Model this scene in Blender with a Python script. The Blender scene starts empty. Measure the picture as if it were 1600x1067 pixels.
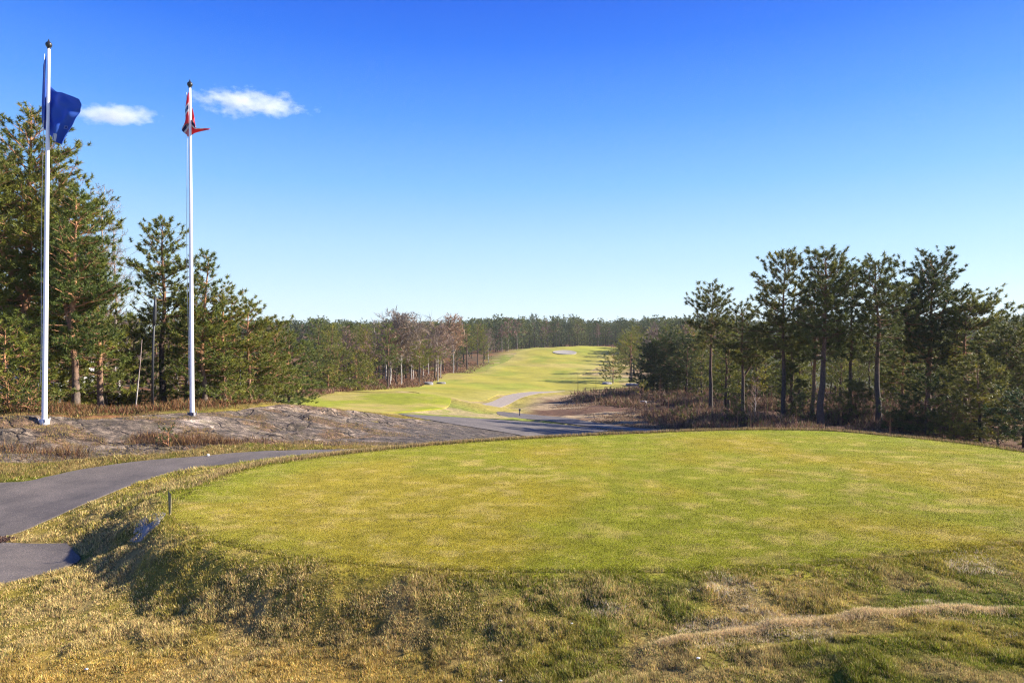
import bpy, math, random
import numpy as np
from mathutils import Vector
from mathutils.geometry import delaunay_2d_cdt

F = 1067.0; HC = 3.3; HY = 535.0
rng = np.random.default_rng(7)
SC = bpy.context.scene
COL = SC.collection

def PX(px, d):
    return (px - 800.0) / F * d
def PZ(py, d):
    return HC - (py - HY) / F * d

# ------------------------------------------------------------------ noise
_T = np.random.default_rng(11).random((256, 256)).astype(np.float64)
def vnoise(x, y, s=0):
    x = np.asarray(x, float) + s * 17.31; y = np.asarray(y, float) + s * 41.77
    xi = np.floor(x).astype(int); yi = np.floor(y).astype(int)
    fx = x - xi; fy = y - yi
    fx = fx * fx * (3 - 2 * fx); fy = fy * fy * (3 - 2 * fy)
    a = _T[xi & 255, yi & 255]; b = _T[(xi + 1) & 255, yi & 255]
    c = _T[xi & 255, (yi + 1) & 255]; d = _T[(xi + 1) & 255, (yi + 1) & 255]
    return (a * (1 - fx) + b * fx) * (1 - fy) + (c * (1 - fx) + d * fx) * fy
def fbm(x, y, o=4, s=0):
    t = 0.0; a = 0.5; n = 0.0
    for k in range(o):
        t = t + a * vnoise(x * 2 ** k, y * 2 ** k, s + k * 3); n += a; a *= 0.5
    return t / n
def sstep(a, b, x):
    t = np.clip((x - a) / (b - a), 0, 1)
    return t * t * (3 - 2 * t)

# ------------------------------------------------------------------ polygons
def smooth_poly(pts, n=8, closed=True):
    P = np.array(pts, float); m = len(P); out = []
    rngk = range(m) if closed else range(m - 1)
    for i in rngk:
        if closed:
            p0, p1, p2, p3 = P[(i - 1) % m], P[i], P[(i + 1) % m], P[(i + 2) % m]
        else:
            p0, p1, p2, p3 = P[max(i - 1, 0)], P[i], P[i + 1], P[min(i + 2, m - 1)]
        for k in range(n):
            t = k / n
            out.append(0.5 * ((2 * p1) + (-p0 + p2) * t + (2 * p0 - 5 * p1 + 4 * p2 - p3) * t * t + (-p0 + 3 * p1 - 3 * p2 + p3) * t ** 3))
    if not closed: out.append(P[-1])
    return np.array(out)
def inside(x, y, poly):
    x = np.asarray(x, float); y = np.asarray(y, float)
    r = np.zeros(x.shape, bool)
    n = len(poly)
    for i in range(n):
        x1, y1 = poly[i]; x2, y2 = poly[(i + 1) % n]
        if y1 == y2: continue
        c = ((y1 > y) != (y2 > y)) & (x < (x2 - x1) * (y - y1) / (y2 - y1) + x1)
        r ^= c
    return r
def pdist(x, y, poly, closed=True):
    x = np.asarray(x, float); y = np.asarray(y, float)
    best = np.full(x.shape, 1e18)
    n = len(poly)
    for i in range(n if closed else n - 1):
        x1, y1 = poly[i]; x2, y2 = poly[(i + 1) % n]
        dx, dy = x2 - x1, y2 - y1
        L = dx * dx + dy * dy + 1e-12
        t = np.clip(((x - x1) * dx + (y - y1) * dy) / L, 0, 1)
        best = np.minimum(best, (x - x1 - t * dx) ** 2 + (y - y1 - t * dy) ** 2)
    return np.sqrt(best)
def sdist(x, y, poly):                       # positive inside; far outside the bounding box it is just very negative
    x = np.asarray(x, float); y = np.asarray(y, float)
    out = np.full(x.shape, -1e3)
    mn = poly.min(0) - 8; mx = poly.max(0) + 8
    m = (x > mn[0]) & (x < mx[0]) & (y > mn[1]) & (y < mx[1])
    if m.any():
        xs, ys = x[m], y[m]
        d = pdist(xs, ys, poly)
        out[m] = np.where(inside(xs, ys, poly), d, -d)
    return out
def pp(lst):                                  # (px, depth) list -> world XY
    return [(PX(a, d), d) for a, d in lst]
def ppy(lst, z):                              # (px, py) on a plane of height z -> world XY
    o = []
    for a, b in lst:
        d = (HC - z) * F / (b - HY); o.append((PX(a, d), d))
    return o

# ------------------------------------------------------------------ the lie of the land: (px, py, depth)
CT = [
 (0,1067,8.2),(200,1067,8.0),(400,1067,7.8),(800,1067,7.3),(1200,1067,6.8),(1600,1067,6.4),(1900,1067,6.3),(-300,1067,8.4),
 (1600,1000,7.4),(1300,1010,7.35),(1000,1040,7.3),
 (1600,925,9.15),(1300,930,9.15),(1040,960,8.9),(1900,900,9.6),
 (800,1000,8.25),(800,950,9.1),(600,990,8.9),(600,945,9.6),
 (400,1000,9.05),(400,960,9.8),(200,950,10.35),(0,1000,9.4),(0,930,10.95),(-300,960,10.6),
 (0,850,13.7),(0,890,12.2),(125,878,12.6),(110,850,13.7),(200,850,12.6),(200,800,14.6),
 (0,840,14.0),(0,800,15.7),(0,755,17.7),(150,737,19.0),(150,788,15.6),(300,717,20.5),(300,735,18.7),
 (450,708,21.3),(600,702,22.5),(-300,760,17.0),(-300,850,13.6),(-600,800,15),
 # rock
 (69,660,22),(200,656,23.5),(300,648,25.1),(0,663,21.5),(-200,670,21),(0,700,19.8),(150,700,20.6),(300,690,21.9),
 (430,690,23),(430,660,27),(430,632,31),(600,690,25),(600,670,29),(600,652,33.5),(700,690,26),(700,676,30),(700,664,34.5),
 (800,679,35),(860,688,34.5),(330,640,28),
 # behind the putting green
 (900,700,28.5),(1100,705,29),(1300,705,29),(1500,722,27),(1750,760,24),(800,703,27),
 # path behind the rock
 (700,652,42),(780,661,41),(860,669,40),(940,678,38),(1000,681,36.5),
 (830,652,56),(870,655,52),(960,671,43),(1060,678,38),(760,641,70),(790,629,85),(850,613,105),(900,610,115),
 # second tee
 (600,630,60),(560,645,50),(600,616,72),(480,632,55),(712,624,63),(690,642,55),(740,645,58),(440,632,45),(450,615,75),(680,618,68),
 (600,608,95),(540,610,88),(640,602,108),(720,612,90),
 # fairway and hill
 (800,600,120),(750,590,140),(700,584,155),(780,587,158),(730,583,150),(880,588,165),(760,575,185),(820,558,215),(840,547,240),
 (880,548,236),(900,541,262),(960,543,258),(940,552,235),(960,575,190),(930,590,150),(970,605,120),(980,560,225),(1010,580,200),
 (790,566,205),(700,581,178),(740,590,168),(700,589,165),(690,592,138),(900,556,225),(870,565,205),
 # heath
 (900,640,65),(1000,650,55),(1100,665,45),(1200,668,41),(1000,620,80),(930,613,103),(1300,672,39),(1400,675,39),(1500,692,35),
 (1600,704,32),(1800,720,30),(1100,620,80),(1400,622,80),(1700,630,80),(1030,606,115),(1200,600,140),(1600,600,140),
 # left wood
 (0,645,35),(200,650,30),(0,610,60),(300,625,50),(-300,640,40),(380,635,38),(300,590,100),(0,580,100),
 # far
 (0,549,290),(400,550,290),(800,548,300),(1200,550,290),(1600,550,290),(-600,550,290),(2200,550,290),
 (0,538,400),(400,538,400),(800,537,400),(1200,538,400),(1600,538,400),
 (0,528,520),(800,527,520),(1600,528,520),(0,523,700),(800,523,700),(1600,523,700),(-900,523,700),(2500,523,700),(0,530,1500),(800,530,1500),(1600,530,1500),
]
_c = np.array(CT, float)
_X = (_c[:, 0] - 800) / F * _c[:, 2]; _Y = _c[:, 2]; _Z = HC - (_c[:, 1] - HY) / F * _c[:, 2]
def _uv(x, y):
    yy = np.maximum(y, -4.0) + 4
    return np.clip(x / yy, -1.7, 1.7), np.log(yy) * 0.9
def _k(r): return r
_U, _V = _uv(_X, _Y)
def _kf(r2): return r2 * np.log(r2 + 1e-9) * .5
_n = len(_U)
_A = _kf((_U[:, None] - _U[None]) ** 2 + (_V[:, None] - _V[None]) ** 2)
_P = np.stack([np.ones(_n), _U, _V], 1)
_M = np.zeros((_n + 3, _n + 3)); _M[:_n, :_n] = _A + np.eye(_n) * 3e-4; _M[:_n, _n:] = _P; _M[_n:, :_n] = _P.T
_W = np.linalg.solve(_M, np.concatenate([_Z, [0, 0, 0]]))
def zbase(x, y):
    x = np.atleast_1d(np.asarray(x, float)); y = np.atleast_1d(np.asarray(y, float))
    u, v = _uv(x, y); out = np.empty(u.shape)
    for s in range(0, len(u), 40000):
        r = _kf((u[s:s+40000, None] - _U) ** 2 + (v[s:s+40000, None] - _V) ** 2)
        out[s:s+40000] = r @ _W[:_n] + _W[_n] + u[s:s+40000] * _W[_n + 1] + v[s:s+40000] * _W[_n + 2]
    return out

GREEN = smooth_poly(ppy([(262,808),(268,785),(300,765),(380,735),(480,716.5),(620,701),(780,688),(1000,677),(1110,673),(1200,671.5),
    (1300,673.5),(1400,682),(1500,692),(1600,706),(1750,728),(1880,760),(1900,795),(1800,826),(1600,850),(1400,870),(1250,886),
    (1100,893),(900,894),(700,891),(550,881),(430,868),(330,846)], 0.0), 6)
PATH = smooth_poly(pp([(-700,12.5),(-350,16.6),(0,17.7),(80,18.4),(150,19.3),(300,20.6),(450,21.7),(600,22.7),(760,24.5),(760,23.4),
    (600,21.9),(450,20.55),(300,19.1),(225,17.8),(150,16.1),(75,15.0),(0,14.0),(-200,12.4),(-500,11.0)]), 5)
APRON = smooth_poly(pp([(-260,13.9),(-120,13.9),(0,13.75),(60,13.75),(105,13.72),(112,13.45),(127,12.72),(120,12.55),(60,12.0),(0,11.45),(-150,10.5),(-300,10.2)]), 1)
ROCK = smooth_poly(pp([(-500,20),(-250,19.2),(-20,19.0),(60,19.3),(150,20.0),(260,20.7),(330,21.6),(450,22.7),(600,23.6),(740,24.6),(840,27.5),
    (875,31),(870,35),(800,36.5),(700,36.3),(600,35),(520,34),(440,32),(380,29.5),(330,27.6),(240,25.2),(150,23.6),(60,23.0),(-50,22.6),(-250,23.5),(-500,24)]), 5)
PATH_UP = smooth_poly(pp([(630,46),(700,47.5),(780,47),(860,45.5),(930,43.5),(1000,40.5),(1080,38),(1080,35),(1000,35),(930,34.2),(875,34.4),
    (780,35.6),(700,35.8),(630,38)]), 5)
PATH_VAL = smooth_poly(pp([(778,60),(830,59),(880,55),(915,50),(965,46),(1020,43),(1080,41),(1080,38.2),(1000,40.9),(930,44.2),(880,47.2),(830,51.5),(788,56)]), 5)
PATH_FAR = smooth_poly(pp([(742,72),(752,79),(775,86),(805,96),(850,110),(905,121),(960,123),(960,119),(905,115),(862,105),(820,92),(792,82),(770,72),(755,65)]), 5)
TEE = smooth_poly(pp([(468,54),(480,62),(540,68),(620,71.5),(672,69.5),(700,65.5),(704,61),(690,57),(650,53.5),(600,50.5),(540,49.5),(485,50.5)]), 5)
FAIR = smooth_poly(pp([(505,86),(560,92),(640,107),(668,126),(690,150),(728,156),(748,170),(775,192),(802,218),(818,243),(860,256),(900,262),(950,262),
    (966,250),(950,228),(940,205),(925,182),(905,166),(925,152),(955,136),(978,122),(962,117),(905,112),(850,107),(800,97),(750,84),(720,80),(680,80),(640,86),(560,84)]), 5)
BUNK = smooth_poly(pp([(864,231),(872,235),(885,236.5),(896,235),(901,232),(896,228),(880,226),(868,227.5)]), 5)
SHEETS = [(GREEN, .05, .5), (PATH, .05, .4), (APRON, .05, .3), (PATH_UP, .1, .8), (PATH_VAL, .12, .8), (PATH_FAR, .25, 1.2), (TEE, .15, 1.0), (FAIR, .35, 2.5)]
SHADOW_STEP = [(PX(262,12.55),12.55),(PX(110,11.9+1.2),13.1)]  # line of the ledge added to the bank for its dark shadow strip

def zland(x, y, micro=True):
    x = np.atleast_1d(np.asarray(x, float)); y = np.atleast_1d(np.asarray(y, float))
    z = zbase(x, y)
    sg = sdist(x, y, GREEN)
    fo = 1.8 - .4 * sstep(2, -2, x) * sstep(16, 12, y)
    w = np.where(sg > 0, 1.0, 1 - sstep(-.05, fo, -sg))
    zg = 0.0 + 0.05 * (fbm(x * .12, y * .12, 2, 5) - .5)
    z = z * (1 - w) + zg * w
    # the far lip of the green stands a little proud
    # dry grass lip at the lower right
    lip = smooth_poly(pp([(1020,7.75),(1150,7.95),(1300,8.15),(1450,8.3),(1650,8.3),(1900,8.3)]), 5, False)
    m = (y > 6.5) & (y < 10) & (x > 0)
    if m.any():
        dl = pdist(x[m], y[m], lip, False)
        z[m] += .06 * np.exp(-(dl / .16) ** 2)
    sb = sdist(x, y, BUNK)
    z = z - .3 * sstep(-1.0, 2.5, sb)
    if micro:
        hard = sstep(-.6, .1, np.maximum.reduce([sg, sdist(x, y, PATH), sdist(x, y, APRON), sdist(x, y, PATH_UP), sdist(x, y, PATH_VAL), sdist(x, y, PATH_FAR), sdist(x, y, TEE)]))
        near = (fbm(x * .9, y * .9, 3, 2) - .5) * .16 + (fbm(x * 2.6, y * 2.6, 3, 9) - .5) * .11
        far = (fbm(x * .22, y * .22, 3, 4) - .5) * .7
        fw = sstep(30, 60, y)
        fair = sstep(-2, 1, sdist(x, y, FAIR))
        z = z + (near * (1 - fw) + far * fw * (1 - .85 * fair)) * (1 - hard)
        # added step in the bank to give a shadow strip, low side south west
        a = np.array([PX(258,12.65), 12.65]); b = np.array([PX(150,12.9), 12.9])
        d = b - a; L = np.hypot(*d); d = d / L; nrm = np.array([d[1], -d[0]])
        if nrm[1] > 0: nrm = -nrm
        s = (x - a[0]) * d[0] + (y - a[1]) * d[1]; q = (x - a[0]) * nrm[0] + (y - a[1]) * nrm[1]
        z = z - .13 * sstep(-.05, .12, q) * (1 - sstep(.3, .9, q)) * sstep(-.15, .2, s) * (1 - sstep(L - .9, L + .1, s))
    return z

# ------------------------------------------------------------------ mesh helpers
def mesh_np(name, V, T, attrs=None, uv=None, smooth=True, k=3):
    me = bpy.data.meshes.new(name)
    V = np.asarray(V, np.float32); T = np.asarray(T, np.int32)
    me.vertices.add(len(V)); me.vertices.foreach_set('co', V.ravel())
    me.loops.add(T.size); me.loops.foreach_set('vertex_index', T.ravel())
    nf = len(T)
    me.polygons.add(nf)
    me.polygons.foreach_set('loop_start', np.arange(0, T.size, T.shape[1], dtype=np.int32))
    me.polygons.foreach_set('loop_total', np.full(nf, T.shape[1], np.int32))
    me.update(calc_edges=True)
    if smooth: me.polygons.foreach_set('use_smooth', np.ones(nf, bool))
    if attrs:
        for an, av in attrs.items():
            av = np.asarray(av, np.float32)
            if av.ndim == 1:
                at = me.attributes.new(an, 'FLOAT', 'POINT'); at.data.foreach_set('value', av)
            else:
                if av.shape[1] == 3: av = np.concatenate([av, np.ones((len(av), 1), np.float32)], 1)
                at = me.attributes.new(an, 'FLOAT_COLOR', 'POINT'); at.data.foreach_set('color', av.ravel())
    me.validate(); me.update()
    return me
def link(name, me, mat=None, parent=None, label=None, cat=None, kind=None, group=None, loc=None):
    o = bpy.data.objects.new(name, me); COL.objects.link(o)
    if mat is not None and me is not None and len(me.materials) == 0: me.materials.append(mat)
    if parent: o.parent = parent
    if loc is not None: o.location = loc
    if label: o['label'] = label
    if cat: o['category'] = cat
    if kind: o['kind'] = kind
    if group: o['group'] = group
    return o
class MB:
    def __init__(s): s.v = []; s.f = []
    def tube(s, P, R, k=10, cap=True):
        P = [Vector(p) for p in P]; b = len(s.v)
        n = len(P)
        for i in range(n):
            t = (P[min(i + 1, n - 1)] - P[max(i - 1, 0)]).normalized()
            a = t.cross(Vector((0, 1, 0)) if abs(t.y) < .9 else Vector((1, 0, 0))).normalized(); c = t.cross(a)
            for j in range(k):
                an = 2 * math.pi * j / k
                s.v.append(tuple(P[i] + (a * math.cos(an) + c * math.sin(an)) * R[i]))
        for i in range(n - 1):
            for j in range(k):
                s.f.append((b + i * k + j, b + i * k + (j + 1) % k, b + (i + 1) * k + (j + 1) % k, b + (i + 1) * k + j))
        if cap:
            s.f.append(tuple(b + j for j in range(k))[::-1]); s.f.append(tuple(b + (n - 1) * k + j for j in range(k)))
    def box(s, c, d, rz=0):
        b = len(s.v); cs, sn = math.cos(rz), math.sin(rz)
        for i in range(8):
            x = (i & 1 and .5 or -.5) * d[0]; y = (i & 2 and .5 or -.5) * d[1]; z = (i & 4 and .5 or -.5) * d[2]
            s.v.append((c[0] + x * cs - y * sn, c[1] + x * sn + y * cs, c[2] + z))
        for f in ((0,2,3,1),(4,5,7,6),(0,1,5,4),(2,6,7,3),(0,4,6,2),(1,3,7,5)): s.f.append(tuple(b + i for i in f))
    def build(s, name, mat, parent=None, smooth=True, **kw):
        me = bpy.data.meshes.new(name); me.from_pydata(s.v, [], s.f); me.update()
        if smooth:
            for p in me.polygons: p.use_smooth = True
        return link(name, me, mat, parent, **kw)

def sheet(name, poly, off, step, mat, zf=zland, col=None, edge=0.0, extra=None, skirt=0.25):
    """a skin on the land inside an outline, with its edge turned down into the ground"""
    P = np.array(poly)
    if edge > 0:
        c = P.mean(0); s = np.arange(len(P))
        # densify
        Q = []
        for i in range(len(P)):
            a, b = P[i], P[(i + 1) % len(P)]
            m = max(1, int(np.hypot(*(b - a)) / (step * .8)))
            for k in range(m): Q.append(a + (b - a) * k / m)
        P = np.array(Q)
        t = np.roll(P, -1, 0) - np.roll(P, 1, 0); t /= (np.linalg.norm(t, axis=1)[:, None] + 1e-9)
        nn = np.stack([t[:, 1], -t[:, 0]], 1)
        P = P + nn * ((fbm(P[:, 0] * 2.5 / max(edge * 8, 1), P[:, 1] * 2.5 / max(edge * 8, 1), 3, 7) - .5) * 2 * edge)[:, None]
    mn, mx = P.min(0), P.max(0)
    gx, gy = np.meshgrid(np.arange(mn[0], mx[0], step), np.arange(mn[1], mx[1], step))
    gx = gx.ravel() + rng.uniform(-.2, .2, gx.size) * step; gy = gy.ravel() + rng.uniform(-.2, .2, gy.size) * step
    k = sdist(gx, gy, P) > step * .5
    pts = np.concatenate([P, np.stack([gx[k], gy[k]], 1)])
    r = delaunay_2d_cdt([Vector((float(a), float(b))) for a, b in pts], [], [list(range(len(P)))], 1, 1e-5)
    V2 = np.array([[v.x, v.y] for v in r[0]]); Fc = np.array([f for f in r[2] if len(f) == 3], np.int32)
    z = zf(V2[:, 0], V2[:, 1]) + off
    V = np.concatenate([V2, z[:, None]], 1)
    # skirt
    e = {}
    for f in Fc:
        for a, b in ((f[0], f[1]), (f[1], f[2]), (f[2], f[0])):
            e[(int(a), int(b))] = 1
    be = [(a, b) for (a, b) in e if (b, a) not in e]
    n0 = len(V); mp = {}; ex = []
    for a, b in be:
        for q in (a, b):
            if q not in mp:
                mp[q] = n0 + len(ex); ex += [[V[q][0], V[q][1], V[q][2]], [V[q][0], V[q][1], V[q][2] - skirt]]
    sk = []
    for a, b in be: sk += [(mp[a], mp[a] + 1, mp[b] + 1), (mp[a], mp[b] + 1, mp[b])]
    V = np.concatenate([V, np.array(ex)]); T = np.concatenate([Fc, np.array(sk, np.int32)])
    at = {'Col': col(V[:, 0], V[:, 1])} if col is not None else None
    me = mesh_np(name, V, T, at)
    return link(name, me, mat, kind='structure')

# ------------------------------------------------------------------ material helpers
def newmat(name):
    m = bpy.data.materials.new(name); m.use_nodes = True
    nt = m.node_tree; nt.nodes.clear()
    out = nt.nodes.new('ShaderNodeOutputMaterial'); b = nt.nodes.new('ShaderNodeBsdfPrincipled')
    nt.links.new(b.outputs[0], out.inputs[0])
    return m, nt, b, out
def N(nt, t, **k):
    n = nt.nodes.new(t)
    for a, v in k.items():
        if a.startswith('i_'):
            key = a[2:]
            n.inputs[int(key) if key.isdigit() else key].default_value = v
        else: setattr(n, a, v)
    return n
def ramp(nt, fac, stops, interp='LINEAR'):
    r = N(nt, 'ShaderNodeValToRGB'); r.color_ramp.interpolation = interp
    el = r.color_ramp.elements
    while len(el) < len(stops): el.new(.5)
    for e, (p, c) in zip(el, stops):
        e.position = p; e.color = tuple(c) + (1,) if len(c) == 3 else c
    nt.links.new(fac, r.inputs[0]); return r.outputs[0]
def noise(nt, scale, detail=4, rough=.6, vec=None, dist=0):
    n = N(nt, 'ShaderNodeTexNoise'); n.inputs['Scale'].default_value = scale; n.inputs['Detail'].default_value = detail
    n.inputs['Roughness'].default_value = rough; n.inputs['Distortion'].default_value = dist
    if vec is None: vec = geo(nt)
    nt.links.new(vec, n.inputs['Vector']); return n.outputs['Fac']
def geo(nt):
    return N(nt, 'ShaderNodeNewGeometry').outputs['Position']
def mixc(nt, fac, a, b, mode='MIX'):
    m = N(nt, 'ShaderNodeMix', data_type='RGBA', blend_type=mode)
    for s, v in ((0, fac), (6, a), (7, b)):
        if hasattr(v, 'is_linked') or isinstance(v, bpy.types.NodeSocket): nt.links.new(v, m.inputs[s])
        else: m.inputs[s].default_value = v if s == 0 else (tuple(v) + (1,) if len(v) == 3 else v)
    return m.outputs[2]
def bump(nt, b, h, strength, dist):
    n = N(nt, 'ShaderNodeBump'); n.inputs['Strength'].default_value = strength; n.inputs['Distance'].default_value = dist
    nt.links.new(h, n.inputs['Height']); nt.links.new(n.outputs[0], b.inputs['Normal'])
def scl(nt, v):
    m = N(nt, 'ShaderNodeMapping'); m.inputs['Scale'].default_value = v
    nt.links.new(geo(nt), m.inputs[0]); return m.outputs[0]
def plain(name, c, rough=.6, metal=0, nscale=None, namt=.3):
    m, nt, b, o = newmat(name)
    b.inputs['Roughness'].default_value = rough; b.inputs['Metallic'].default_value = metal
    if nscale:
        f = noise(nt, nscale)
        col = ramp(nt, f, [(.3, tuple(x * (1 - namt) for x in c)), (.7, tuple(min(1, x * (1 + namt)) for x in c))])
        nt.links.new(col, b.inputs['Base Color'])
    else: b.inputs['Base Color'].default_value = (*c, 1)
    return m
# ------------------------------------------------------------------ materials of the land
def attr_ground(name, lo, hi, s1, s2, bstr, bdist, far_s=None):
    m, nt, b, o = newmat(name)
    at = N(nt, 'ShaderNodeAttribute', attribute_name='Col')
    f = noise(nt, s1, 6, .75)
    f2 = noise(nt, s2, 4, .6)
    c = mixc(nt, 1.0, at.outputs['Color'], ramp(nt, f, [(.25, lo), (.75, hi)]), 'MULTIPLY')
    c = mixc(nt, 1.0, c, ramp(nt, f2, [(.3, (.8, .8, .8)), (.7, (1.2, 1.17, 1.1))]), 'MULTIPLY')
    nt.links.new(c, b.inputs['Base Color']); b.inputs['Roughness'].default_value = .95
    b.inputs['Specular IOR Level'].default_value = .1
    bump(nt, b, f, bstr, bdist)
    return m
M_GROUND = attr_ground('earth and dry grass', (.45, .45, .45), (1.5, 1.5, 1.5), 3.0, .35, .6, .12)
M_GREEN = attr_ground('mown turf', (.6, .62, .6), (1.35, 1.33, 1.3), 24.0, 1.1, .7, .02)
M_FAIR = attr_ground('fairway turf', (.75, .75, .75), (1.25, 1.25, 1.2), 1.4, .12, .3, .06)

m, nt, b, o = newmat('worn asphalt'); M_ASPH = m
f = noise(nt, 46, 4, .8); g = noise(nt, .9, 5, .65); g2 = noise(nt, 7, 4, .7)
c = ramp(nt, f, [(.36, (.035, .031, .031)), (.52, (.095, .083, .078)), (.62, (.15, .12, .10)), (.7, (.38, .35, .32))])
c = mixc(nt, 1.0, c, ramp(nt, g, [(.35, (.70, .68, .68)), (.65, (1.3, 1.24, 1.18))]), 'MULTIPLY')
c = mixc(nt, ramp(nt, g2, [(.45, (0, 0, 0)), (.75, (.35, .35, .35))]), c, (.15, .12, .10))
nt.links.new(c, b.inputs['Base Color']); b.inputs['Roughness'].default_value = .85; bump(nt, b, f, .6, .008)

m, nt, b, o = newmat('pale gravel'); M_GRAV = m
f = noise(nt, 6, 5, .7); c = ramp(nt, f, [(.3, (.16, .13, .11)), (.7, (.30, .25, .21))])
nt.links.new(c, b.inputs['Base Color']); b.inputs['Roughness'].default_value = .95; bump(nt, b, f, .4, .05)
M_SAND = plain('bunker sand', (.25, .225, .19), .95, 0, 1.5, .12)

m, nt, b, o = newmat('bare granite'); M_ROCK = m
mp = N(nt, 'ShaderNodeMapping'); mp.inputs['Rotation'].default_value = (0, 0, math.radians(28)); mp.inputs['Scale'].default_value = (.8, 1.5, 1.2)
nt.links.new(geo(nt), mp.inputs[0])
st = noise(nt, 2.2, 7, .72, mp.outputs[0], .6)
st2 = noise(nt, 7.5, 5, .75, mp.outputs[0], .3)
big = noise(nt, .45, 4, .6); fine = noise(nt, 14, 6, .8)
c = ramp(nt, st, [(.30, (.03, .026, .024)), (.45, (.105, .09, .08)), (.55, (.20, .175, .155)), (.66, (.40, .355, .31))])
c = mixc(nt, 1.0, c, ramp(nt, st2, [(.36, (.30, .28, .27)), (.5, (1, 1, 1)), (.66, (1.7, 1.65, 1.6))]), 'MULTIPLY')
c = mixc(nt, 1.0, c, ramp(nt, fine, [(.3, (.74, .74, .72)), (.7, (1.22, 1.2, 1.18))]), 'MULTIPLY')
lich = noise(nt, 1.3, 6, .7, None, .8)
c = mixc(nt, ramp(nt, lich, [(.52, (0, 0, 0)), (.6, (.55, .55, .55))]), c, (.13, .115, .065))
at = N(nt, 'ShaderNodeAttribute', attribute_name='Col')
c = mixc(nt, 1.0, c, at.outputs['Color'], 'MULTIPLY')
cr = N(nt, 'ShaderNodeTexVoronoi', feature='DISTANCE_TO_EDGE'); cr.inputs['Scale'].default_value = .55
nz = N(nt, 'ShaderNodeTexNoise'); nz.inputs['Scale'].default_value = 1.6; nz.inputs['Detail'].default_value = 5
nt.links.new(mp.outputs[0], nz.inputs['Vector'])
vm = N(nt, 'ShaderNodeVectorMath', operation='MULTIPLY_ADD'); nt.links.new(nz.outputs['Color'], vm.inputs[0]); vm.inputs[1].default_value = (.9, .9, .9); nt.links.new(mp.outputs[0], vm.inputs[2])
nt.links.new(vm.outputs[0], cr.inputs['Vector'])
crk = ramp(nt, cr.outputs['Distance'], [(0.0, (.25, .23, .22)), (.035, (1, 1, 1))])
c = mixc(nt, 1.0, c, crk, 'MULTIPLY')
nt.links.new(c, b.inputs['Base Color']); b.inputs['Roughness'].default_value = .8
hh = N(nt, 'ShaderNodeMath', operation='ADD'); nt.links.new(st, hh.inputs[0]); nt.links.new(fine, hh.inputs[1])
hm = N(nt, 'ShaderNodeMath', operation='MULTIPLY'); nt.links.new(hh.outputs[0], hm.inputs[0]); nt.links.new(crk, hm.inputs[1])
bump(nt, b, hm.outputs[0], .9, .16)

# ------------------------------------------------------------------ what grows where (albedo of ground cover)
TAN = np.array([.50, .365, .15]); DRY = np.array([.38, .30, .055]); OLIVE = np.array([.22, .225, .025]); GRN = np.array([.15, .21, .03])
HEATH = np.array([.12, .068, .045]); STRAW = np.array([.34, .25, .15]); LITTER = np.array([.10, .065, .04]); LIME = np.array([.24, .29, .04])
def mixn(a, b, w): return a * (1 - w[:, None]) + b * w[:, None]
def greencol(x, y):
    c = np.tile(np.array([.27, .225, .018]), (len(x), 1))
    n1 = fbm(x * .35, y * .25, 3, 21); n2 = fbm(x * 3.0, y * 5.0, 3, 22); n3 = fbm(x * .17, y * .2, 2, 23)
    c = mixn(c, np.array([.20, .22, .014]), sstep(.45, .7, n1) * .8)
    fl = .3 + .4 * sstep(3, -7, x) + .2 * sstep(.5, .65, n3)
    c = mixn(c, np.array([.50, .37, .12]), sstep(.54, .72, n2) * fl)
    c = mixn(c, np.array([.36, .28, .05]), sstep(2, -7, x) * .45)
    sg = sdist(x, y, GREEN)
    c = mixn(c, np.array([.18, .22, .012]), (sg < 2.2) * (y > 14) * .55 * sstep(2.4, .8, sg))
    return c
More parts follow.
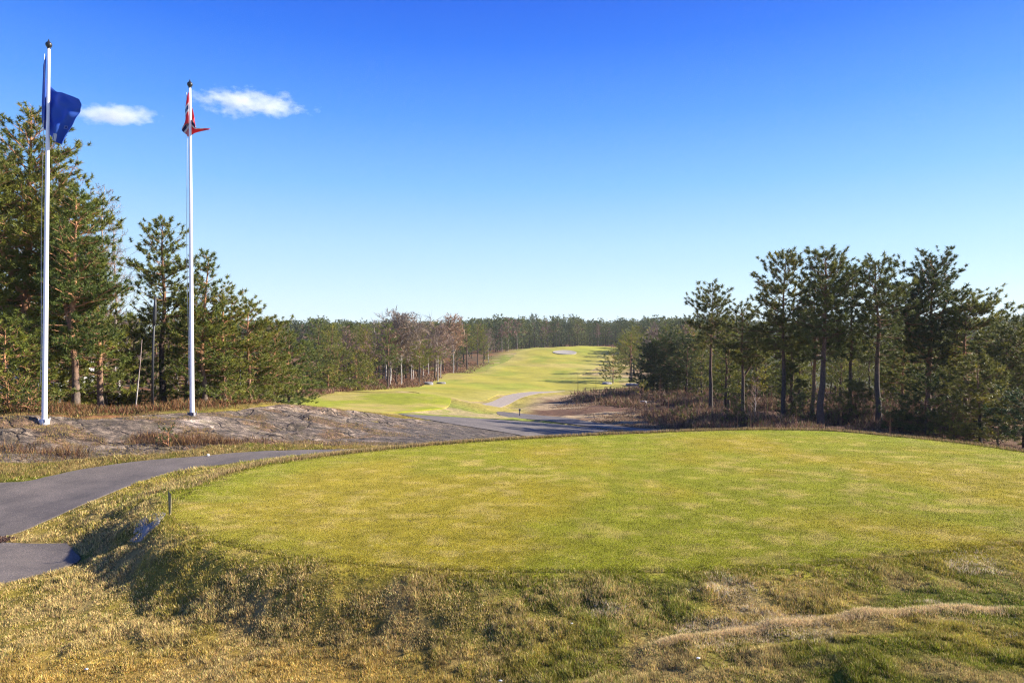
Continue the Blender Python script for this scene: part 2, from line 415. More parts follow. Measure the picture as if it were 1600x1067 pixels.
def landcol(x, y, ground=False):
    n = len(x)
    nl = fbm(x * .35, y * .35, 4, 31); nm = fbm(x * 1.3, y * 1.3, 3, 32); nf = fbm(x * .05, y * .05, 3, 33)
    c = np.tile(OLIVE, (n, 1))
    c = mixn(c, DRY, sstep(.38, .56, nl)); c = mixn(c, TAN, sstep(.52, .70, nm) * .75)
    # the lower left corner and the banks are drier
    c = mixn(c, np.array([.50, .32, .085]), sstep(9.8, 8.2, y) * sstep(1.5, -2.5, x) * .8)
    c = mixn(c, np.array([.19, .22, .03]), sstep(-1.5, .5, x) * sstep(.45, .6, fbm(x * .5, y * .8, 3, 39)) * sstep(14, 11, y) * .7)
    # behind: dry golden rough round the tees and fairway
    if ground:
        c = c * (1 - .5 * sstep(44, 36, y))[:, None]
        sg = sdist(x, y, GREEN); c = mixn(c, greencol(x, y) * .8, sstep(-.55, -.1, sg) * (sg < 0))
    w = sstep(38, 48, y)
    g = mixn(np.tile(np.array([.27, .225, .06]), (n, 1)), np.array([.19, .21, .04]), sstep(.45, .6, nf)); g = mixn(g, STRAW, sstep(.55, .7, nl) * .7)
    c = mixn(c, g, w)
    u = x / np.maximum(y, 1) * F + 800
    # heath on the right side, straw coloured where it is open
    hb = sstep(0, 60, u - np.interp(y, [24, 34, 45, 58, 70, 90, 110, 130, 160, 200, 260], [860, 900, 880, 795, 780, 810, 905, 985, 940, 955, 990]))
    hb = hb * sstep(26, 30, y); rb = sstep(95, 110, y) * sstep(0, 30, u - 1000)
    hc = mixn(np.tile(HEATH, (n, 1)), STRAW, sstep(.42, .58, fbm(x * .16, y * .3, 4, 36)) * sstep(1080, 960, u) * .95)
    hc = mixn(hc, np.array([.14, .17, .03]), sstep(835, 800, u) * sstep(60, 64, y))
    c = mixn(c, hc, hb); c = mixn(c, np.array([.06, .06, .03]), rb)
    # left wood floor
    lb = sstep(0, 40, np.interp(y, [0, 20, 24, 30, 38, 50, 70, 86, 100, 112, 150, 175, 200, 240, 262, 280], [-900, -300, 250, 330, 400, 415, 470, 560, 655, 668, 706, 740, 776, 812, 830, 2600]) - u)
    lc = mixn(np.tile(LITTER, (n, 1)), np.array([.17, .08, .04]), sstep(.45, .6, nl))
    c = mixn(c, lc, lb)
    return c

# ------------------------------------------------------------------ the ground, one sheet out to the horizon
nu, nv = 760, 760
su = np.linspace(-1, 1, nu); us = 1.75 * (su * .45 + .55 * su ** 3)
v0, v1 = math.log(4.5), math.log(1700.0)
sv = np.linspace(0, 1, nv); vs = v0 + (v1 - v0) * sv
uu, vv = np.meshgrid(us, vs)
YY = np.exp(vv) - 4.0; XX = uu * (YY + 4.0 + 6)
gx, gy = XX.ravel(), YY.ravel()
gz = zland(gx, gy)
for P_, sink, wd in SHEETS:
    gz = gz - sink * np.clip(sdist(gx, gy, P_) / wd, 0, 1)
gz = gz - .25 * np.clip(sdist(gx, gy, ROCK) / .6, 0, 1)
gz = gz - .3 * np.clip(sdist(gx, gy, BUNK) / 1.0, 0, 1)
idx = np.arange(nu * nv).reshape(nv, nu)
Q = np.stack([idx[:-1, :-1].ravel(), idx[:-1, 1:].ravel(), idx[1:, 1:].ravel(), idx[1:, :-1].ravel()], 1)
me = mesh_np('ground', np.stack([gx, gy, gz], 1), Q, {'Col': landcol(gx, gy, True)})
link('ground', me, M_GROUND, kind='structure')

sheet('putting_green', GREEN, .004, .30, M_GREEN, lambda x, y: zland(x, y) - .012 * (1 - sstep(.0, .2, sdist(x, y, GREEN))), greencol, edge=.14)
zs = lambda x, y: zland(x, y, False)
sheet('cart_path', PATH, .02, .35, M_ASPH, zs, edge=.05)
sheet('footpath', APRON, .02, .3, M_ASPH, zs, edge=.03)
sheet('path_behind_rock', PATH_UP, .02, .8, M_ASPH, zs, edge=.08)
sheet('valley_path', PATH_VAL, .02, .8, M_ASPH, zs, edge=.08)
sheet('gravel_path', PATH_FAR, .05, 1.2, M_GRAV, zs, edge=.12)
def teecol(x, y):
    n = fbm(x * .3, y * .3, 3, 41)
    return mixn(mixn(np.tile(np.array([.22, .235, .026]), (len(x), 1)), np.array([.32, .26, .08]), sstep(.5, .7, n)), np.array([.23,.25,.025]), sstep(.45,.3,n))
def faircol(x, y):
    c = np.tile(np.array([.27, .245, .042]), (len(x), 1))
    n = fbm(x * .06, y * .05, 3, 42); n2 = fbm(x * .2, y * .12, 3, 43)
    c = mixn(c, np.array([.32, .26, .08]), sstep(.5, .7, n) * .8); c = mixn(c, np.array([.19, .215, .03]), sstep(.5, .7, n2) * .8)
    sf = sdist(x, y, FAIR)
    c = mixn(c, np.array([.31, .27, .08]), sstep(4.5, 1, sf) * .7)
    c = mixn(c, np.array([.29, .29, .04]), sstep(236, 246, y) * sstep(7, 30, x) * .8)
    st = (np.sin((x * .8 + y * .25) * .9) > 0) * 1.0
    return c * (1 + (st[:, None] - .5) * .10)
sheet('tee_ground', TEE, .08, 1.0, M_GREEN, zs, teecol, edge=.1, skirt=.4)
sheet('fairway', FAIR, .06, 2.2, M_FAIR, lambda x, y: zland(x, y), faircol, edge=.6, skirt=.5)
sheet('bunker_sand', smooth_poly(BUNK[::5], 4), .30, .9, M_SAND, zs, edge=.15, skirt=.3)

# ------------------------------------------------------------------ bare rock
def zrock(x, y):
    z = zland(x, y, False)
    s = sdist(x, y, ROCK); w = sstep(0, 1.2, s)
    a = math.radians(28); p = x * math.cos(a) + y * math.sin(a); q = -x * math.sin(a) + y * math.cos(a)
    r = np.abs(fbm(p * .22, q * .9, 4, 51) - .5) * 2
    st = np.floor(q * 1.1 + fbm(p * .3, q * .3, 3, 52) * 3)
    tt = (q * 1.1 + fbm(p * .3, q * .3, 3, 52) * 3) - st
    left = sstep(-3, -8, x)
    h = (.20 - r * .30) * (.5 + .8 * left) + .16 * left * (fbm(p * .5, q * 1.0, 3, 53)) - .05 * sstep(.8, 1, tt) + .05 * (fbm(x * 1.7, y * 2.6, 3, 54) - .5)
    h = h + .18 * left * np.where(fbm(p * .25, q * .4, 3, 58) > .5, 1, 0) * sstep(.5, .54, fbm(p * .25, q * .4, 3, 58))
    h = h - .07 - .30 * left - .06 * sstep(26, 31, y)
    return z + w * h * 1.0 + .03 - .16 * (1 - sstep(0, .5, s))
def rockcol(x, y):
    left = sstep(-3.5, -7.5, x - (y - 20) * .1)
    c = mixn(np.tile(np.array([.58, .50, .44]), (len(x), 1)), np.array([1.02, .88, .74]), left)
    n = fbm(x * .35, y * .35, 3, 55)
    pale = sstep(.55, .7, n) * left
    c = mixn(c, np.array([1.9, 1.6, 1.35]), pale * .8)
    # soil and needles caught in the hollows
    m = fbm(x * .8, y * 1.3, 4, 56)
    c = mixn(c, np.array([1.0, .62, .36]), sstep(.56, .64, m) * left * .7)
    d = np.exp(-(((x - PX(311, 24.3)) / .45) ** 2 + ((y - 24.3) / .7) ** 2))
    return mixn(c, np.array([2.6, 2.4, 2.3]), np.clip(d, 0, 1))
sheet('rock_outcrop', ROCK, 0, .16, M_ROCK, zrock, rockcol, edge=.15, skirt=.3)
SKROCK = zrock

# ------------------------------------------------------------------ grass blades
def grassmat(name, trans=.25):
    m, nt, b, o = newmat(name)
    at = N(nt, 'ShaderNodeAttribute', attribute_name='Col')
    nt.links.new(at.outputs['Color'], b.inputs['Base Color']); b.inputs['Roughness'].default_value = .7
    b.inputs['Specular IOR Level'].default_value = .2
    tr = N(nt, 'ShaderNodeBsdfTranslucent'); nt.links.new(at.outputs['Color'], tr.inputs[0])
    mx = N(nt, 'ShaderNodeMixShader'); mx.inputs[0].default_value = trans
    nt.links.new(b.outputs[0], mx.inputs[1]); nt.links.new(tr.outputs[0], mx.inputs[2]); nt.links.new(mx.outputs[0], o.inputs[0])
    return m
M_BLADE = grassmat('grass blades')
def blades(name, x, y, z, h, w, col, lean=.7, group=None, label=None, cat=None, mat=None, bend=True):
    n = len(x)
    az = rng.uniform(0, 2 * np.pi, n); la = rng.uniform(0, 2 * np.pi, n); lm = h * lean * rng.random(n) ** .7
    hx = np.cos(az) * w * .5; hy = np.sin(az) * w * .5
    lx = np.cos(la) * lm; ly = np.sin(la) * lm
    p0 = np.stack([x - hx, y - hy, z - .01], 1); p1 = np.stack([x + hx, y + hy, z - .01], 1)
    p2 = np.stack([x + lx, y + ly, z + h * np.sqrt(np.clip(1 - (lm / h) ** 2 * .6, .1, 1))], 1)
    V = np.empty((n * 3, 3)); V[0::3] = p0; V[1::3] = p1; V[2::3] = p2
    C = np.repeat(col, 3, axis=0); C[0::3] *= .75; C[1::3] *= .75
    T = np.arange(n * 3).reshape(n, 3)
    me = mesh_np(name, V, T, {'Col': C}, smooth=False)
    return link(name, me, mat or M_BLADE, kind='stuff', group=group, label=label, cat=cat)
def scatter_px(n, px0, px1, d0, d1, pw=1.0):
    """positions whose density falls with distance so the picture is evenly covered"""
    u = rng.uniform(px0, px1, n); t = rng.random(n)
    d = 1 / (1 / d0 + (1 / d1 - 1 / d0) * t) if pw == 1 else (d0 ** (1 - pw) + (d1 ** (1 - pw) - d0 ** (1 - pw)) * t) ** (1 / (1 - pw))
    return PX(u, d), d
def jit(c, a=.3):
    n = len(c)
    return np.clip(c * (1 + rng.uniform(-a, a, (n, 1))) * (1 + rng.uniform(-.1, .1, (n, 3))), 0.005, 1)

# rough on the banks
x, y = scatter_px(1500000, -130, 1780, 5.4, 24, 1.75)
sg = sdist(x, y, GREEN); sp = np.maximum.reduce([sdist(x, y, PATH), sdist(x, y, APRON), sdist(x, y, ROCK)])
cl = fbm(x * 2.3, y * 2.3, 3, 61)
fine = vnoise(x * 8, y * 8, 78) * .6 + vnoise(x * 17, y * 17, 79) * .4
k = (sg < .03 + .25 * (rng.random(len(x)) - .6)) & (rng.random(len(x)) < sstep(.12, .5, fine)) & (sp < -.02 - .1 * rng.random(len(x))) & (rng.random(len(x)) < .75 + .3 * sstep(.35, .6, cl))
x, y, sg, cl, fine = x[k], y[k], sg[k], cl[k], fine[k]
c = landcol(x, y)
dead = rng.random(len(x))
dd = sstep(.40, .66, fbm(x * .9, y * .9, 4, 62)) * (.5 + .1 * sstep(0, -3, x)) + .14 + .07 * sstep(0, -3, x)
c = np.where((dead < dd)[:, None], TAN * rng.uniform(.75, 1.35, (len(x), 1)), np.where((dead > .9)[:, None], np.array([.10, .15, .02]), c))
bare = sstep(.62, .7, fbm(x * .8 + 5, y * 1.2, 3, 63)) * ((y < 10.8) & (x > 1))
c = np.where((rng.random(len(x)) < bare * .5)[:, None], np.array([.60, .48, .32]), c)
h = .026 + .042 * sstep(.35, .7, cl) * rng.uniform(.5, 1.2, len(x)); h *= 1 + .5 * np.clip((y - 9) / 10, 0, 1)
h = h * np.where(sg > -.25, .8, 1) * (.6 + .8 * fine)
c = c * (.30 + 1.4 * fine)[:, None]
nb_ = (sg > -.5) & (rng.random(len(x)) < sstep(-.6, 0, sg) * .7); c = np.where(nb_[:, None], greencol(x, y) * .9, c)
blades('rough_grass', x, y, zland(x, y), h, .0045 + .0008 * y, jit(c, .5), 1.0, label='dry yellow green rough grass on the banks around the putting green', cat='grass')

# dry fringe around the far and left edge of the green
s = rng.integers(0, len(GREEN), 150000); t = rng.random(len(s))
P0 = GREEN[s]; P1 = GREEN[(s + 1) % len(GREEN)]
seg = np.linalg.norm(P1 - P0, axis=1); keep = rng.random(len(s)) < seg / seg.max()
P = P0 + (P1 - P0) * t[:, None]; T_ = P1 - P0; T_ /= np.linalg.norm(T_, axis=1)[:, None]
nn = np.stack([-T_[:, 1], T_[:, 0]], 1)
tst = inside(P[:, 0] + nn[:, 0] * .05, P[:, 1] + nn[:, 1] * .05, GREEN)
nn[tst] *= -1
off = rng.gamma(2.0, .12, len(s)) + .02
P = P + nn * off[:, None]
k = keep & (P[:, 1] > 14.5) & (rng.random(len(s)) < sstep(14.5, 19, P[:, 1]))
x, y = P[k, 0], P[k, 1]
c = np.where((rng.random(len(x)) < .75)[:, None], np.array([.44, .31, .14]), np.array([.2, .18, .05]))
blades('fringe_grass', x, y, zland(x, y), rng.uniform(.05, .15, len(x)), .008 + .0006 * y, jit(c), .7, label='straw coloured grass fringe along the far rim of the putting green', cat='grass')

# dry lip lower right
lip = smooth_poly(pp([(1030,7.75),(1150,7.95),(1300,8.15),(1450,8.3),(1650,8.3),(1900,8.3)]), 30, False)
s = rng.integers(0, len(lip) - 1, 24000)
P = lip[s] + (lip[s + 1] - lip[s]) * rng.random((len(s), 1)); 
wdt = .035 + .035 * sstep(1.5, 4.5, P[:, 0]); P = P + rng.normal(0, 1, P.shape) * wdt[:, None]
c = np.where((rng.random(len(P)) < .85)[:, None], np.array([.80, .60, .32]), np.array([.35, .28, .1]))
blades('straw_grass', P[:, 0], P[:, 1], zland(P[:, 0], P[:, 1]), rng.uniform(.03, .07, len(P)), .008, jit(c), 1.3, label='band of pale straw grass crossing the lower right bank', cat='grass')

# short turf of the green
x, y = scatter_px(900000, 230, 1800, 9.6, 27, 1.7)
k = (sdist(x, y, GREEN) > .01); x, y = x[k], y[k]
c = greencol(x, y); r = rng.random(len(x)); pt = sstep(.5, .68, fbm(x * 3.0, y * 5.0, 3, 22))
c = np.where((r < .14 + .45 * pt)[:, None], np.array([.42, .34, .13]), np.where((r > .90)[:, None], np.array([.12, .15, .012]), c))
c = c * (.30 + .75 * vnoise(x * 9, y * 9, 77) + .65 * vnoise(x * 3.5, y * 5, 76))[:, None]
blades('green_turf', x, y, zland(x, y) + .004, rng.uniform(.008, .022, len(x)), .005 + .0006 * y, jit(c, .5), .9, label='closely mown yellow green turf of the putting green', cat='grass')

# verge between path and rock + tufts in rock cracks
x, y = scatter_px(420000, -300, 900, 17, 36, 1.4)
sr = sdist(x, y, ROCK); sp = np.maximum(sdist(x, y, PATH), sdist(x, y, GREEN))
left = sstep(-2, -7, x)
pk = fbm(x * .8, y * 1.3, 4, 56)
band = np.exp(-((sr - .2) / .35) ** 2) * (y < 30)
heat = np.exp(-(((y - (22.2 + (x + 9) * .16)) / .55) ** 2)) * sstep(-12.6, -11.5, x) * sstep(-4.6, -5.6, x)
heat = np.maximum(heat, .6 * np.exp(-(((y - (19.9 + (x + 14) * .1)) / .35) ** 2)) * (x < -12.4) * (x > -18))
pr = np.maximum.reduce([band * .55, heat * 1.0, sstep(.585, .64, pk) * left * .5 * (sr > 0), (sr < 0) * 1.0 * (sr > -1.2)])
k = (sp < -.05) & (rng.random(len(x)) < pr) & (y > 17.5)
x, y, heat, sr = x[k], y[k], heat[k], sr[k]
r = rng.random(len(x))
c = np.where((r < .5)[:, None], np.array([.40, .26, .10]), np.array([.24, .20, .06]))
hm = (rng.random(len(x)) < heat * 1.2) & (sr > .1)
c = np.where(hm[:, None], np.where((r < .45)[:, None], np.array([.16, .075, .045]), np.where((r < .8)[:, None], np.array([.32, .19, .075]), np.array([.1, .06, .04]))), c)
z = np.where(sr > 0, zrock(x, y), zland(x, y))
hgt = np.where(hm, rng.uniform(.08, .30, len(x)) * (.5 + fbm(x * 2, y * 2, 2, 66)), rng.uniform(.03, .10, len(x)))
blades('rock_edge_grass', x, y, z, hgt, .012 + hgt * .02, jit(c), .7, label='rusty heather and dry grass in the hollows of the grey rock', cat='grass')
# ------------------------------------------------------------------ materials of trees
def leafmat(name, base, trans=.3, var=.35):
    m, nt, b, o = newmat(name)
    at = N(nt, 'ShaderNodeAttribute', attribute_name='tone')
    oi = N(nt, 'ShaderNodeObjectInfo')
    c = ramp(nt, at.outputs['Fac'], [(0, tuple(v * (1 - var) for v in base)), (.5, base), (1, (base[0] * 1.9, base[1] * 1.55, base[2] * 1.0))])
    c = mixc(nt, 1.0, c, ramp(nt, oi.outputs['Random'], [(0, (.72, .85, .9)), (.5, (1, 1, 1)), (1, (1.18, 1.1, .9))]), 'MULTIPLY')
    nt.links.new(c, b.inputs['Base Color']); b.inputs['Roughness'].default_value = .55; b.inputs['Specular IOR Level'].default_value = .25
    tr = N(nt, 'ShaderNodeBsdfTranslucent'); nt.links.new(c, tr.inputs[0])
    mx = N(nt, 'ShaderNodeMixShader'); mx.inputs[0].default_value = trans
    nt.links.new(b.outputs[0], mx.inputs[1]); nt.links.new(tr.outputs[0], mx.inputs[2]); nt.links.new(mx.outputs[0], o.inputs[0])
    return m
M_PINE = leafmat('pine needles', (.160, .180, .038))
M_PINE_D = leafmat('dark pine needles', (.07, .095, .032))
M_PINE_Y = leafmat('yellowish pine needles', (.20, .205, .035))
M_TWIG = leafmat('bare reddish twigs', (.25, .175, .145), .1)
M_TWIG_G = leafmat('bare grey twigs', (.20, .17, .17), .1)
M_JUNI = leafmat('juniper sprays', (.14, .15, .03), .3)
def barkmat(name, lo, hi, split=.35):
    m, nt, b, o = newmat(name)
    tc = N(nt, 'ShaderNodeTexCoord'); sp = N(nt, 'ShaderNodeSeparateXYZ'); nt.links.new(tc.outputs['Generated'], sp.inputs[0])
    f = noise(nt, 9, 5, .7); 
    ad = N(nt, 'ShaderNodeMath', operation='MULTIPLY_ADD'); nt.links.new(f, ad.inputs[0]); ad.inputs[1].default_value = .3; nt.links.new(sp.outputs[2], ad.inputs[2])
    c = ramp(nt, ad.outputs[0], [(split, lo), (split + .28, hi)])
    c = mixc(nt, 1.0, c, ramp(nt, f, [(.35, (.6, .6, .6)), (.65, (1.3, 1.3, 1.3))]), 'MULTIPLY')
    nt.links.new(c, b.inputs['Base Color']); b.inputs['Roughness'].default_value = .9; bump(nt, b, f, .6, .03)
    return m
M_BARK = barkmat('pine bark', (.13, .095, .075), (.36, .17, .085), .3)
M_BARK_D = barkmat('dark pine bark', (.06, .043, .036), (.19, .095, .055), .45)
M_BIRCH = barkmat('birch bark', (.42, .38, .35), (.30, .22, .19), .5)

# ------------------------------------------------------------------ tree generators (numpy)
def segs(P0, P1, r0, r1, k=3):
    P0 = np.asarray(P0, float); P1 = np.asarray(P1, float); r0 = np.asarray(r0, float); r1 = np.asarray(r1, float)
    n = len(P0); t = P1 - P0; t /= np.linalg.norm(t, axis=1)[:, None] + 1e-9
    ref = np.where(np.abs(t[:, 2:3]) < .9, np.array([[0, 0, 1.0]]), np.array([[1.0, 0, 0]]))
    a = np.cross(t, ref); a /= np.linalg.norm(a, axis=1)[:, None] + 1e-9; c = np.cross(t, a)
    V = np.empty((n, 2 * k, 3))
    for j in range(k):
        an = 2 * np.pi * j / k; d = a * np.cos(an) + c * np.sin(an)
        V[:, j] = P0 + d * r0[:, None]; V[:, k + j] = P1 + d * r1[:, None]
    base = (np.arange(n) * 2 * k)[:, None]
    Fs = []
    for j in range(k):
        j2 = (j + 1) % k
        Fs.append(base + np.array([[j, j2, k + j2]])); Fs.append(base + np.array([[j, k + j2, k + j]]))
    return V.reshape(-1, 3), np.concatenate(Fs)
def tubev(P, R, k=8):
    P = np.asarray(P, float); n = len(P); V = []; Fc = []
    for i in range(n):
        t = P[min(i + 1, n - 1)] - P[max(i - 1, 0)]; t /= np.linalg.norm(t)
        a = np.cross(t, [0, 1, 0]) if abs(t[1]) < .9 else np.cross(t, [1, 0, 0]); a /= np.linalg.norm(a); c = np.cross(t, a)
        for j in range(k):
            an = 2 * np.pi * j / k; V.append(P[i] + (a * np.cos(an) + c * np.sin(an)) * R[i])
    for i in range(n - 1):
        for j in range(k):
            j2 = (j + 1) % k
            Fc += [(i * k + j, i * k + j2, (i + 1) * k + j2), (i * k + j, (i + 1) * k + j2, (i + 1) * k + j)]
    return np.array(V), np.array(Fc)
def joinv(parts):
    V = []; T = []; b = 0
    for v, f in parts: V.append(v); T.append(f + b); b += len(v)
    return np.concatenate(V), np.concatenate(T)
def rot_z(v, a):
    c, s = np.cos(a), np.sin(a); o = v.copy(); o[:, 0] = v[:, 0] * c - v[:, 1] * s; o[:, 1] = v[:, 0] * s + v[:, 1] * c; return o
def unit(v): return v / (np.linalg.norm(v, axis=-1, keepdims=True) + 1e-9)

def puffs(R_, C, D, size, K, wid, tone):
    """needle sprays: K slim triangles fanned about each twig end C pointing along D"""
    n = len(C); Cr = np.repeat(C, K, 0); Dr = np.repeat(D, K, 0); sz = np.repeat(size, K)
    d = unit(Dr * .7 + R_.normal(0, .95, (n * K, 3)))
    L = sz * R_.uniform(.4, .95, n * K)
    st = Cr + Dr * (R_.uniform(-.45, .35, n * K) * sz)[:, None]
    side = unit(np.cross(d, R_.normal(0, 1, (n * K, 3))))
    V = np.empty((n * K * 3, 3)); hw = (wid * sz * R_.uniform(.7, 1.3, n * K))[:, None]
    V[0::3] = st - side * hw; V[1::3] = st + side * hw; V[2::3] = st + d * L[:, None]
    tn = np.repeat(np.clip(np.repeat(tone, K) + R_.normal(0, .1, n * K), 0, 1), 3)
    return V, np.arange(n * K * 3).reshape(-1, 3), tn

PROF = {
 'tall': [(0, .7), (.25, 1), (.6, .82), (.85, .5), (1, .15)],
 'cone': [(0, 1), (.3, .88), (.6, .55), (.85, .28), (1, .06)],
 'round': [(0, .75), (.3, 1), (.65, .9), (.9, .55), (1, .25)],
 'umb': [(0, .5), (.3, .8), (.65, 1), (.88, .75), (1, .35)],
 'bush': [(0, 1), (.35, 1), (.7, .75), (.9, .45), (1, .15)],
}
def make_pine(seed, H, R, cb, prof='tall', dens=1.0, ps=.24, K=14, wid=.10, lean=0., bias=(0, 0), bare=.0, tr=None, gap=.2, fork=0, twigwood=True, up=0.0, kt=8, limb=6):
    R_ = np.random.default_rng(seed)
    n = 9; zz = np.linspace(0, H, n)
    wx = np.cumsum(R_.normal(0, .018 * H / 3, n)) + lean * (zz / H) ** 1.3 * H; wy = np.cumsum(R_.normal(0, .018 * H / 3, n))
    wx -= wx[0]; wy -= wy[0]
    tr = tr or .0135 * H + .03
    rad = tr * (1 - .86 * (zz / H) ** 1.1); rad[0] *= 1.35
    tp = np.stack([wx, wy, zz - .0], 1); tp[0, 2] = -.5
    parts = [tubev(tp, rad, kt)]
    stems = [(tp, rad, cb, 1.0)]
    if fork:
        for q in range(fork):
            a = R_.uniform(0, 6.28); i0 = 3
            s = tp[i0]; e = s + np.array([np.cos(a) * R * .55, np.sin(a) * R * .55, (H - s[2]) * R_.uniform(.62, .85)])
            t = np.linspace(0, 1, 6)[:, None]; fp = s + (e - s) * t; fp[:, 0] += np.cos(a) * R * .25 * np.sin(t[:, 0] * 3.14); fp[:, 1] += np.sin(a) * R * .25 * np.sin(t[:, 0] * 3.14)
            fr = rad[i0] * .75 * (1 - .8 * t[:, 0]); parts.append(tubev(fp, fr, 6)); stems.append((fp, fr, .2, .7))
    B0 = []; 
    C = []; D = []; S0 = []; S1 = []; R0 = []; R1 = []; TN = []
    pf = np.array(PROF[prof])
    for (sp, sr, scb, sR) in stems:
        hs = sp[-1, 2]; h0 = (H * cb if sp is tp else sp[0, 2] + (hs - sp[0, 2]) * scb)
        nb = max(4, int((hs - h0) * 5.6 * dens / sR ** .5))
        az = R_.uniform(0, 6.28)
        for i in range(nb):
            f = (i + R_.uniform(0, 1)) / nb; z = h0 + (hs - h0) * f * .985
            if R_.random() < gap * .5: continue
            az += 2.4 + R_.normal(0, .5)
            bx = np.interp(z, sp[:, 2], sp[:, 0]); by = np.interp(z, sp[:, 2], sp[:, 1]); br = np.interp(z, sp[:, 2], sr)
            L = R * sR * np.interp(f, pf[:, 0], pf[:, 1]) * R_.uniform(.6, 1.15)
            dh = np.array([np.cos(az), np.sin(az), 0]); L *= max(.25, 1 + dh[0] * bias[0] + dh[1] * bias[1])
            el = math.radians(-8 + 58 * f ** 1.3 + R_.normal(0, 9)) + up
            t = np.linspace(0, 1, limb)
            crv = R_.uniform(-.05, .28)
            sw = R_.normal(0, .10)
            pr = np.array([-dh[1], dh[0], 0])
            bp = np.array([bx, by, z]) + L * (dh * np.cos(el) * t[:, None] + np.array([0, 0, 1.0]) * (np.sin(el) * t + crv * (t ** 2 - .35 * np.sin(t * 3.14)))[:, None] + pr * (sw * np.sin(t * 3.0))[:, None] + R_.normal(0, .018, (limb, 3)) * t[:, None])
            rb = max(.008, min(br * .55, .012 + .014 * L)) * (1 - .8 * t)
            S0.append(bp[:-1]); S1.append(bp[1:]); R0.append(rb[:-1]); R1.append(rb[1:])
            bt = np.clip(R_.normal(.42, .16), 0, 1)
            # side twigs
            m = max(3, int(L / (ps * .85))); tt = np.linspace(.22 + bare, .98, m) if L > .5 else np.linspace(.4, 1, m)
            for q, tq in enumerate(tt):
                P = np.array([np.interp(tq, t, bp[:, k]) for k in range(3)])
                sg = 1 if (q % 2) else -1
                l = max(ps * 1.3, L * .50 * (1.05 - tq) ** .8 * R_.uniform(.5, 1.2))
                ang = math.radians(R_.uniform(35, 65)) * sg; ca, sa = math.cos(ang), math.sin(ang)
                d = np.array([dh[0] * ca - dh[1] * sa, dh[0] * sa + dh[1] * ca, .28 + R_.normal(0, .16) + .5 * max(0, el)]); d /= np.linalg.norm(d)
                e = P + d * l
                if twigwood: S0.append(P[None]); S1.append(e[None]); R0.append([.012]); R1.append([.005])
                npf = max(1, int(l / (ps * .85)))
                qs = np.linspace(1, .25, npf)[:, None]
                c = P + d * l * qs + R_.normal(0, ps * .33, (npf, 3))
                c[:, 2] += ps * .25
                C.append(c); dd = d + np.array([0, 0, .55]); D.append(np.repeat(dd[None], npf, 0)); TN.append(np.full(npf, bt) + R_.normal(0, .13, npf))
            C.append(bp[-1:]); D.append((dh + np.array([0, 0, .8]))[None]); TN.append(np.array([bt + .1]))
    C = np.concatenate(C); D = unit(np.concatenate(D)); TN = np.concatenate(TN)
    keep = R_.random(len(C)) > gap * .4
    C, D, TN = C[keep], D[keep], TN[keep]
    parts.append(segs(np.concatenate(S0), np.concatenate(S1), np.concatenate(R0), np.concatenate(R1), 3))
    V, T = joinv(parts)
    pv, pt, tn = puffs(R_, C, D, ps * R_.uniform(.75, 1.3, len(C)), K, wid, TN)
    return (V, T), (pv, pt, tn)

